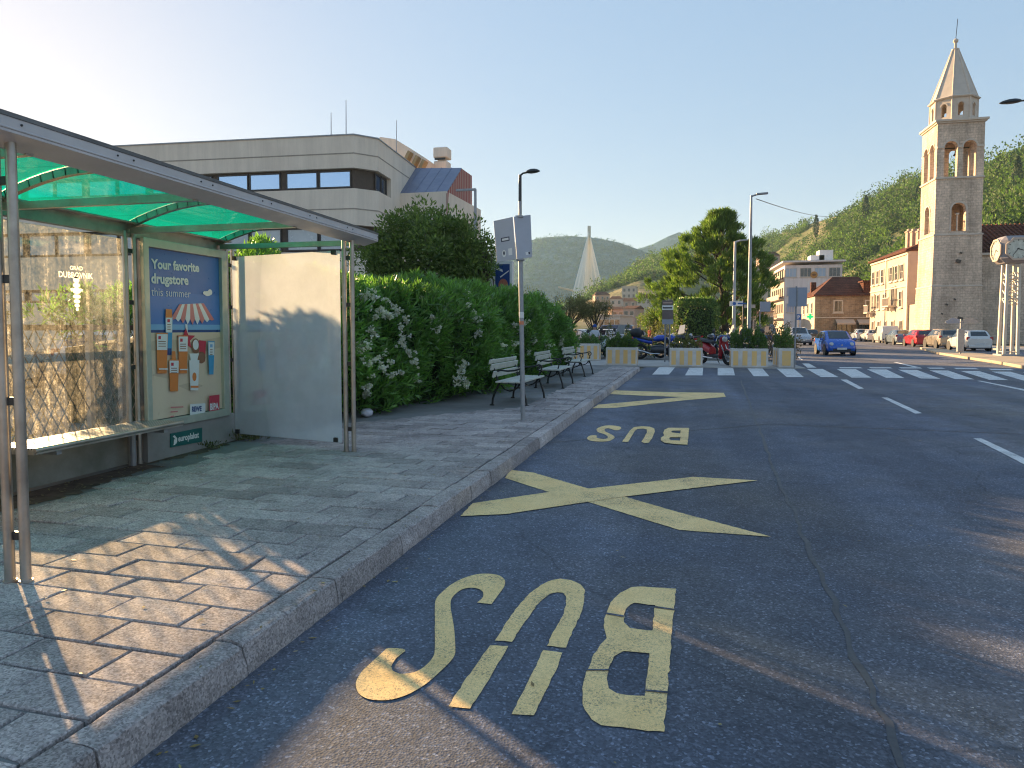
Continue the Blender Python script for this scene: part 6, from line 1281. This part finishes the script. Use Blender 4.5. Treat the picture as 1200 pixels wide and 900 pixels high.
def make_car(label, paint, kind, L, Wd, H, loc, rz, face='x', group='cars', roofrack=False, name='parked_car', driver=False, cat='car'):
    t = thing(name, label, cat, loc, rz, group); st = SHAPES[kind]; hw_ = Wd/2
    def ring(s):
        u, zl, zb, zt, wb_, wr = s; y = L/2-u*L
        return [(hw_*.8*wb_, y, zl*H), (hw_*.97*wb_, y, (zl+.07)*H), (hw_*wb_, y, (zl*.45+zb*.55)*H), (hw_*.965*wb_, y, zb*H), (hw_*wr, y, (zt-.03)*H), (hw_*(wr-.12), y, zt*H)]
    b = MB(); n = 6
    for s in st: r = ring(s); b.v += r+[(-x, y, z) for x, y, z in r[::-1]]
    m_ = 12
    for i in range(len(st)-1):
        for j in range(m_): a = i*m_+j; c = i*m_+(j+1) % m_; b.f.append((a, c, c+m_, a+m_))
    b.f += [tuple(range(m_))[::-1], tuple(range((len(st)-1)*m_, len(st)*m_))]; b.m = [0]*len(b.f)
    b.build('body', paint, t, smooth=32)
    def panel(nm, quad, mt, inset=.06, off=.008):
        q = [Vector(p) for p in quad]; c = sum(q, Vector())/4; nrm = (q[1]-q[0]).cross(q[3]-q[0]).normalized()
        if nrm.dot(c-Vector((0, 0, H*.5))) < 0: nrm = -nrm
        q2 = [p.lerp(c, inset)+nrm*off for p in q]; q3 = [p-nrm*(off+.02) for p in q2]
        return MB().add([tuple(p) for p in q2+q3], [(0, 1, 2, 3), (7, 6, 5, 4), (0, 4, 5, 1), (1, 5, 6, 2), (2, 6, 7, 3), (3, 7, 4, 0)]).build(nm, mt, t)
    Rg = [ring(s) for s in st]; mir = lambda p: (-p[0], p[1], p[2])
    A_, B_ = Rg[4], Rg[5]; panel('windscreen', [A_[5], mir(A_[5]), mir(B_[5]), B_[5]], CARGL, .05); 
    E_, F2 = Rg[8], Rg[9]
    if kind == 'sedan': E_, F2 = Rg[7], Rg[8]
    if kind != 'van': panel('rear_window', [E_[5], mir(E_[5]), mir(F2[5]), F2[5]], CARGL, .1)
    last = 7 if kind != 'van' else 5
    for s in (1, -1):
        for i in range(4 if kind != 'van' else 4, last+1):
            if kind == 'van' and i > 5: continue
            if i == 4 and kind in ('mono',) or True:
                p0, p1 = Rg[i], Rg[i+1]
                q = [p0[3], p1[3], p1[4], p0[4]]; q = [(p[0]*s, p[1], p[2]) for p in q]; panel('side_window', q, CARGL, .1)
        x = hw_*1.0*s; y0 = L/2-.25*L
        MB().box((s*(hw_+.08), L/2-.27*L, H*.66), (.17, .09, .12)).build('mirror', paint, t, bevel=.02)
        for yw in (L/2-.175*L, -L/2+.185*L):
            r = .215*H if H < 1.6 else .195*H; M = Matrix.Translation((s*(hw_-.10), yw, r)) @ Matrix.Rotation(PI/2, 4, 'Y')
            b = MB(); b.lathe([(r*.6, -.1), (r*.92, -.105), (r, -.06), (r, .06), (r*.92, .105), (r*.6, .1)], (0, 0, 0), 20, 0, M); wh = b.build('wheel', RUBBER, t, smooth=40)
            b = MB(); M2 = Matrix.Translation((s*(hw_-.10+.085), yw, r)) @ Matrix.Rotation(PI/2, 4, 'Y'); b.lathe([(r*.64, -.02), (r*.66, .022), (r*.58, .022), (r*.52, .0), (.02, .012)], (0, 0, 0), 20, 0, M2); b.build('rim', RIM, wh, smooth=40)
            b = MB(); M3 = Matrix.Translation((s*(hw_-.012), yw, r)) @ Matrix.Rotation(PI/2, 4, 'Y'); b.lathe([(r*1.16, -.02), (r*1.16, .018*s+.0), (r*.9, .018*s)], (0, 0, 0), 20, 0, M3); b.build('wheel_arch', BLKP, t)
        # lights
        yl = L/2-.035*L; zf = st[1][2]*H
        b = MB(); M = Matrix.Translation((s*hw_*.66, L/2-.045*L, zf*1.0-.01)); 
        if kind == 'mono': b.lathe([(.02, .16), (.09, .14), (.13, .06), (.135, -.05)], (0, 0, 0), 16, 0, M @ Matrix.Rotation(-PI/2+.35, 4, 'X'))
        else: b.box((0, .02, 0), (hw_*.42, .16, .15), 0, 0, M)
        b.build('headlight', LGL, t, smooth=40, bevel=0 if kind == 'mono' else .04)
        zr_ = H*(.60 if kind != 'van' else .52); MB().box((s*hw_*.83, -L/2+.022*L, zr_), (hw_*.24, .09, .2 if kind != 'van' else .34), bevel if False else 0).build('tail_light', RGL, t, bevel=.03)
    MB().box((0, L/2-.012*L, H*.30), (Wd*.62, .05, .12)).build('grille', BLKP, t, bevel=.02)
    MB().box((0, L/2-.004*L, H*.17), (Wd*.8, .06, .10)).build('bumper', BLKP, t, bevel=.02)
    for y, z in ((L/2+.02, H*.28), (-L/2-.012, H*(.36 if kind != 'hatch' else .33))): MB().box((0, y, z), (.52, .016, .115)).build('number_plate', PLATE, t)
    MB().box((0, -L/2-.0, H*.22), (Wd*.78, .06, .16)).build('bumper', BLKP if kind == 'van' else paint, t, bevel=.03)
    for s in (1, -1): # door seams and handles
        b = MB(); b.box((s*(hw_*.992), L/2-.30*L, H*.4), (.012, .012, H*.42)).box((s*(hw_*.992), L/2-.56*L, H*.4), (.012, .012, H*.42)); b.build('door_seam', BLKP, t); MB().box((s*(hw_*1.0), L/2-.52*L, H*.56), (.03, .14, .03)).build('door_handle', paint, t)
    if roofrack:
        for s in (1, -1): MB().tube([(s*hw_*.66, L/2-.45*L, H+.02), (s*hw_*.66, -L/2+.15*L, H+.0)], .02, 6).build('roof_rail', GALV, t)
    return t
tc_ = make_car('bright blue small hatchback driving toward the crossing', carpaint('blue', (.008, .10, .48)), 'mono', 3.43, 1.63, 1.42, (9.55, 43.9, 0), PI+.02, group='cars on the road', name='car')
b = MB(); # smiling lower grille and emblem
b.box((0, 1.72, .33), (.95, .03, .12)); b.build('air_intake', BLKP, tc_, bevel=.03); MB().prism([(0, .07), (.045, 0), (0, -.07), (-.045, 0)], .015, frame((0, 1.70, .60), (-1, 0, 0))).build('emblem', CHROME, tc_)
sv_ = make_car('silver car with roof rails following behind the blue hatchback', carpaint('silver', (.42, .43, .46), .5), 'hatch', 4.4, 1.85, 1.66, (11.9, 69.5, 0), PI, group='cars on the road', roofrack=True, name='car')
make_car('dark car with lit red lamps half hidden behind the silver car', carpaint('dark', (.03, .03, .035)), 'hatch', 4.2, 1.75, 1.48, (17.3, 94, 0), .1, group='cars on the road')
P_ = 'cars parked along the far kerb'
make_car('white hatchback parked nearest the street clock, tail to the road', carpaint('white', (.62, .61, .58)), 'hatch', 3.97, 1.68, 1.46, (20.55, 54.2, 0), -.03, group=P_)
make_car('beige grey hatchback parked between the white and the red one', carpaint('beige', (.30, .26, .21), .4), 'hatch', 3.95, 1.68, 1.52, (20.95, 60.2, 0), -.03, group=P_)
make_car('bright red hatchback in the row of parked cars', carpaint('red', (.46, .015, .03)), 'hatch', 4.1, 1.72, 1.46, (21.2, 66.0, 0), -.05, group=P_)
make_car('grey blue saloon parked behind the red hatchback', carpaint('grey blue', (.20, .25, .29), .4), 'sedan', 4.5, 1.75, 1.44, (21.75, 73.2, 0), -.05, group=P_)
make_car('white delivery van parked in the row before the warm house', carpaint('van white', (.60, .58, .54)), 'van', 4.5, 1.82, 1.86, (22.7, 81, 0), -.06, group=P_, cat='van', name='parked_van')
make_car('white hatchback peeping out left of the delivery van', carpaint('white', (.6, .6, .6)), 'hatch', 4.0, 1.7, 1.46, (23.2, 88.5, 0), -.06, group=P_)
make_car('pale blue hatchback farthest along the parked row', carpaint('pale blue', (.34, .42, .52)), 'hatch', 4.0, 1.7, 1.5, (23.9, 96, 0), -.06, group=P_)
Q_ = 'cars in the car park behind the hedge'
for lb, col, kd, px, Y, rz in (('white saloon glimpsed under the olive tree beside the hedge', (.6, .6, .6), 'sedan', 678, 56, 1.2), ('white hatchback with sun on its roof in the car park', (.62, .62, .62), 'hatch', 708, 57, 1.3),
     ('dark blue van beyond the white hatchback in the car park', (.04, .06, .13), 'van', 716, 64, 1.45), ('silver hatchback right of the dark van in the car park', (.4, .4, .42), 'hatch', 733, 60, 1.4)):
    p = atY(px, 390, Y); make_car(lb, carpaint(lb.split()[0]+lb.split()[1], col), kd, 4.3, 1.75, 1.5 if kd != 'van' else 1.9, (p.x, Y, 0), rz, group=Q_)
for i, (x, y, rz, c) in enumerate(((-17.5, 18, .6, (.5, .5, .5)), (-16.5, 13.5, .6, (.55, .52, .45)))):
    make_car(['pale car parked beyond the wire fence behind the shelter', 'cream car seen dimly through the dirty shelter glass'][i], carpaint('lot%s' % 'ab'[i], c), 'hatch', 4.2, 1.75, 1.48, (x, y, 0), rz, group='cars behind the shelter')
# scrub and trees beyond the fence, seen through the dirty glass
for i, (x, y, h) in enumerate(((-22, 11, 3.6), (-24, 17, 3.2), (-20, 5.5, 3.4))):
    lobed_tree('bushy_tree', ['bushy tree seen through the upper shelter glass', 'second bushy tree behind the shelter, nearer the beige building', 'bushy tree behind the shelter toward its near end'][i], (x, y, 0), h*.55, 3.2, 3.0, h*.42, 50, .8, 60, .22, .1, GRN, tr=.12, low=.6)
for i, (x, y) in enumerate(((-8.4, 4.4), (-8.9, 6.1))): plants(['dry straw coloured scrub behind the wire fence', 'dry scrub by the fence post near the poster'][i], x, y, 0, 1.0, .9, .42, 900, leafmat('dry scrub', (.2, .16, .07), (.34, .28, .14), .3, .8), .16, .03, .8, 'shrub')

# ------------------------------------------------------------------ MOTORCYCLES
def moto(label, paint, loc, rz, box=False, shield=False, screen=False, seatm=BLKP, helmet=False, lean=.12):
    t = thing('scooter' if shield else 'motorcycle', label, 'scooter' if shield else 'motorcycle', loc, rz, 'motorcycles parked behind the planters'); t.rotation_euler = (0, lean, rz); t.scale = (1.25, 1.25, 1.25)
    r = .25 if shield else .31; yf, yr = .66, -.66
    for y in (yf, yr):
        M = Matrix.Translation((0, y, r)) @ Matrix.Rotation(PI/2, 4, 'Y'); b = MB(); n = 22
        prof = [(r-.055+.055*math.cos(a)*1., .055*math.sin(a)) for a in [2*PI*k/8 for k in range(8)]]
        for k in range(n):
            th_ = 2*PI*k/n
            for (q, z) in prof: b.v.append(tuple(M @ Vector((q*math.cos(th_), q*math.sin(th_), z))))
        b.f = [(k*8+j, k*8+(j+1) % 8, ((k+1) % n)*8+(j+1) % 8, ((k+1) % n)*8+j) for k in range(n) for j in range(8)]; b.m = [0]*len(b.f)
        wh = b.build('wheel', RUBBER, t, smooth=60); b = MB()
        for k in range(6): a = PI*k/3; b.tube([(0, y, r), (0, y+(r-.08)*math.cos(a), r+(r-.08)*math.sin(a))], .016, 5)
        b.lathe([(.06, -.06), (.06, .06)], (0, 0, 0), 10, 0, M); b.build('rim', RIM, wh)
    b = MB()
    for s in (-1, 1): b.tube([(s*.075, yf, r), (s*.085, yf-.17, r+.36), (s*.09, yf-.27, r+.58)], .022, 8)
    fk = b.build('fork', CHROME, t, smooth=40)
    b = MB(); b.tube([(-.34, yf-.42, r+.68), (-.15, yf-.30, r+.66), (.15, yf-.30, r+.66), (.34, yf-.42, r+.68)], .014, 8); hb = b.build('handlebar', DARK, fk)
    for s in (-1, 1): MB().tube([(s*.2, yf-.3, r+.67), (s*.28, yf-.28, r+.86)], .008, 5).lathe([(.02, -.01), (.07, 0), (.02, .012)], (0, 0, 0), 10, 0, Matrix.Translation((s*.29, yf-.28, r+.89)) @ Matrix.Rotation(PI/2, 4, 'X')).build('mirror', DARK, fk)
    def loft(name, secs, mt, n=10, par=t):
        b = MB()
        for (y, z, hw2, hh) in secs:
            for k in range(n): a = 2*PI*k/n; b.v.append((hw2*math.cos(a), y, z+hh*math.sin(a)))
        b.f = [(i*n+k, i*n+(k+1) % n, (i+1)*n+(k+1) % n, (i+1)*n+k) for i in range(len(secs)-1) for k in range(n)]+[tuple(range(n)), tuple(range((len(secs)-1)*n, len(secs)*n))[::-1]]; b.m = [0]*len(b.f)
        return b.build(name, mt, par, smooth=60)
    b = MB(); 
    for s in (-1, 1): b.tube([(s*.06, yf-.02+.0, r+.02+r), (s*.06, yf+.12, r*2-.06)], .01, 5)
    A2 = [(yf+ (r+.03)*math.cos(a), r+(r+.03)*math.sin(a)) for a in [k*PI/8+.35 for k in range(7)]]
    b = MB()
    for i in range(6): b.add([(-.07, A2[i][0], A2[i][1]), (.07, A2[i][0], A2[i][1]), (.07, A2[i+1][0], A2[i+1][1]), (-.07, A2[i+1][0], A2[i+1][1]), (-.07, A2[i][0], A2[i][1]+.015), (.07, A2[i][0], A2[i][1]+.015), (.07, A2[i+1][0], A2[i+1][1]+.015), (-.07, A2[i+1][0], A2[i+1][1]+.015)], [(0, 1, 2, 3), (7, 6, 5, 4), (0, 4, 5, 1), (1, 5, 6, 2), (2, 6, 7, 3), (3, 7, 4, 0)])
    b.build('mudguard', paint, t)
    if shield:
        loft('leg_shield', [(yf-.20, r+.62, .13, .08), (yf-.16, r+.42, .2, .16), (yf-.22, r+.2, .19, .16), (yf-.30, r+.02, .14, .08)], paint); loft('floorboard', [(.42, .30, .15, .05), (.0, .28, .17, .06), (-.2, .3, .17, .07)], BLKP)
        loft('tail_body', [(-.1, .45, .15, .16), (-.35, .58, .2, .17), (-.65, .66, .19, .14), (-.9, .74, .09, .05)], paint); loft('seat', [(-.02, .74, .12, .05), (-.35, .79, .16, .07), (-.75, .84, .13, .05)], seatm)
    else:
        loft('engine', [(.28, .40, .10, .12), (.15, .40, .2, .18), (-.12, .38, .2, .17), (-.25, .4, .12, .12)], pm('engine alloy', (.09, .09, .095), .45, .6))
        loft('tank', [(.36, .82, .06, .05), (.25, .86, .14, .11), (.0, .84, .15, .12), (-.16, .78, .1, .07)], paint); loft('seat', [(-.12, .80, .11, .04), (-.35, .79, .14, .05), (-.62, .86, .12, .05), (-.82, .90, .08, .03)], seatm)
        loft('tail_body', [(-.2, .68, .12, .08), (-.5, .74, .14, .09), (-.95, .86, .06, .04)], paint)
        b = MB(); b.tube([(0, .42, .95), (0, .32, .6), (0, .25, .25), (0, -.3, .24), (0, -.35, .6), (0, .3, .78)], .026, 8).tube([(.05, yr, r), (.05, -.2, .32)], .03, 6).tube([(-.05, yr, r), (-.05, -.2, .32)], .03, 6); b.build('frame', DARK, t)
        loft('fairing', [(.50, .80, .16, .17), (.56, .86, .13, .15), (.66, .86, .06, .07)], paint)
    MB().tube([(.16, .1, .24), (.18, -.3, .26), (.2, -.55, .34), (.2, -.9, .42)], [.025, .03, .055, .05], 8).build('exhaust', CHROME, t, smooth=40)
    MB().lathe([(.03, .05), (.085, .03), (.09, -.03), (.05, -.08)], (0, 0, 0), 12, 0, Matrix.Translation((0, .58 if not shield else .56, .93 if not shield else .86)) @ Matrix.Rotation(-PI/2, 4, 'X')).build('headlight', LGL, t, smooth=40)
    MB().box((0, -.95, .84), (.14, .04, .06)).build('tail_light', RGL, t); MB().tube([(-.1, -.05, .25), (-.26, -.1, 0)], .013, 6).build('kickstand', DARK, t)
    if screen: MB().add([(-.2, .46, .98), (.2, .46, .98), (.16, .30, 1.38), (-.16, .30, 1.38), (-.2, .45, .98), (.2, .45, .98), (.16, .29, 1.38), (-.16, .29, 1.38)], [(0, 1, 2, 3), (7, 6, 5, 4), (0, 4, 5, 1), (2, 6, 7, 3)]).build('windscreen', pm('pale screen', (.5, .53, .56), .1), t)
    if box: loft('top_box', [(-.62, 1.05, .12, .10), (-.68, 1.06, .2, .16), (-.85, 1.06, .22, .18), (-1.02, 1.05, .18, .14), (-1.06, 1.05, .1, .08)], BLKP, 12)
    if helmet: pass
    return t
BLUEP = carpaint('sport blue', (.015, .06, .42)); REDP = carpaint('scooter red', (.42, .02, .03)); BLKC = carpaint('gloss black', (.02, .02, .022)); NAVY = carpaint('navy', (.03, .06, .2)); SILV = carpaint('bike silver', (.35, .36, .38), .6)
def mp(px, y): p = gnd(px, y, .04); return (p.x, p.y, .04)
moto('bright blue sport motorcycle with black top box between the planters', BLUEP, mp(770, 421), -1.5, box=True)
moto('black motorcycle side on, right of the bright blue one', BLKC, mp(793, 420), -1.75)
moto('red scooter with chrome wheel facing the road between two planters', REDP, mp(838, 427), 2.2+PI*.0+1.55, shield=True, screen=False, lean=.08)
moto('silver blue motorcycle with top box behind the red scooter', NAVY, mp(852, 420), 1.9, box=True)
moto('pale scooter with tall windscreen behind the third planter', SILV, mp(808, 416), 2.4, shield=True, screen=True)
moto('dark motorcycle with top box behind the bushy planter', BLKC, mp(868, 417), 1.8, box=True, screen=True)
moto('navy motorcycle with one wheel showing right of the bushy planter', NAVY, mp(893, 421), -1.2, screen=True)
moto('blue scooter with pale seat behind the second planter', NAVY, mp(728, 418), .5, shield=True, screen=True)
moto('white scooter standing left of the second planter', carpaint('scooter white', (.6, .6, .6)), mp(704, 419), 2.9, shield=True)
# helmet resting on the red scooter
p = gnd(838, 427, .04); b = MB(); b.lathe([(.05, -.13), (.12, -.12), (.145, 0), (.125, .09), (.07, .135), (.01, .145)], (0, 0, 0), 14); o = b.build('helmet', BLKC, smooth=60); o.location = (p.x-.18, p.y+.42, 1.16); tag(o, 'glossy black helmet resting on the red scooter seat', 'helmet'); b = MB(); b.box((0, -.12, .02), (.2, .08, .09)); b.build('visor', CARGL, o, bevel=.03)

# ------------------------------------------------------------------ PEOPLE
SKIN = pm('skin', (.48, .28, .2), .6); HAIRM = pm('dark hair', (.03, .022, .018), .8)
def person(label, loc, rz, shirt, trousers, walk=.18, hair=HAIRM, H=1.74, bald=False, cap=None):
    t = thing('person', label, 'person', loc, rz)
    J = [(0, 0, .95), (0, 0, 1.15), (0, .01, 1.38), (0, .0, 1.50), (0, .02, 1.56), (0, .03, 1.66),
         (.10, .02, .90), (.11, walk, .49), (.11, walk*.5, .08), (.11, walk*.5+.14, .03), (-.10, -.02, .90), (-.11, -walk*.4, .48), (-.11, -walk*1.5, .09), (-.11, -walk*1.5+.13, .04),
         (.19, 0, 1.41), (.24, -.05, 1.14), (.24, .10, .93), (.235, .15, .84), (-.19, 0, 1.41), (-.24, .06, 1.14), (-.24, .2, .94), (-.235, .25, .86)]
    Ed = [(0, 1), (1, 2), (2, 3), (3, 4), (4, 5), (0, 6), (6, 7), (7, 8), (8, 9), (0, 10), (10, 11), (11, 12), (12, 13), (2, 14), (14, 15), (15, 16), (16, 17), (2, 18), (18, 19), (19, 20), (20, 21)]
    rr_ = [.14, .135, .15, .06, .075, .095, .09, .06, .04, .045, .09, .06, .04, .045, .065, .045, .034, .035, .065, .045, .034, .035]
    me = bpy.data.meshes.new('body'); me.from_pydata([(x, y, z*H/1.78) for x, y, z in J], Ed, []); o = bpy.data.objects.new('body', me); COL.objects.link(o)
    sk_ = o.modifiers.new('skin', 'SKIN'); o.modifiers.new('ss', 'SUBSURF').levels = 2
    for i, v in enumerate(me.skin_vertices[0].data): v.radius = (rr_[i]*1.0, rr_[i]*(.72 if i in (0, 1, 2) else 1)); v.use_root = (i == 0)
    dg = bpy.context.evaluated_depsgraph_get(); m2 = bpy.data.meshes.new_from_object(o.evaluated_get(dg)); bpy.data.objects.remove(o)
    m2.materials.clear()
    for m in (SKIN, shirt, trousers, BLKP): m2.materials.append(m)
    k = H/1.78
    for pl in m2.polygons:
        c = pl.center; pl.use_smooth = True; z = c.z/k
        pl.material_index = 3 if z < .08 else 2 if z < .97 and abs(c.x) < .2 else (0 if z > 1.49 or (abs(c.x) > .2 and z < 1.2) else 1)
    bo = bpy.data.objects.new('body', m2); COL.objects.link(bo); bo.parent = t
    b = MB(); b.lathe([(.098, -.02), (.108, .03), (.092, .085), (.045, .12), (.005, .128)], (0, .015, 1.66*k), 12); b.build('cap' if cap else 'hair', cap or (SKIN if bald else hair), t, smooth=60) if not bald else None
    b = MB(); b.tube([(0, .115, 1.655*k), (0, .145, 1.625*k)], [.012, .017], 6); b.build('nose', SKIN, t)
    return t
shp = lambda nm, c: pm('cloth '+nm, c, .9, 0, tuple(x*.8 for x in c), 6, 40, .002)
p = atY(749, 400, 38); person('bald man in a dark shirt standing behind the blue motorcycle', (p.x, 38, .02), PI, shp('charcoal', (.04, .04, .045)), shp('navy', (.03, .04, .08)), .05, bald=True)
p = atY(697, 400, 34.6); person('person in white shirt, blue cap and black trousers walking past the planters', (p.x, 34.6, .02), .6, shp('white', (.6, .62, .66)), shp('black', (.02, .02, .022)), .2, cap=shp('blue', (.04, .1, .35)))
p = atY(762, 395, 52); person('person in a red top far off among the bushes by the car park', (p.x, 52, 0), 2.4, shp('red', (.4, .05, .04)), shp('denim', (.08, .1, .16)), .15)
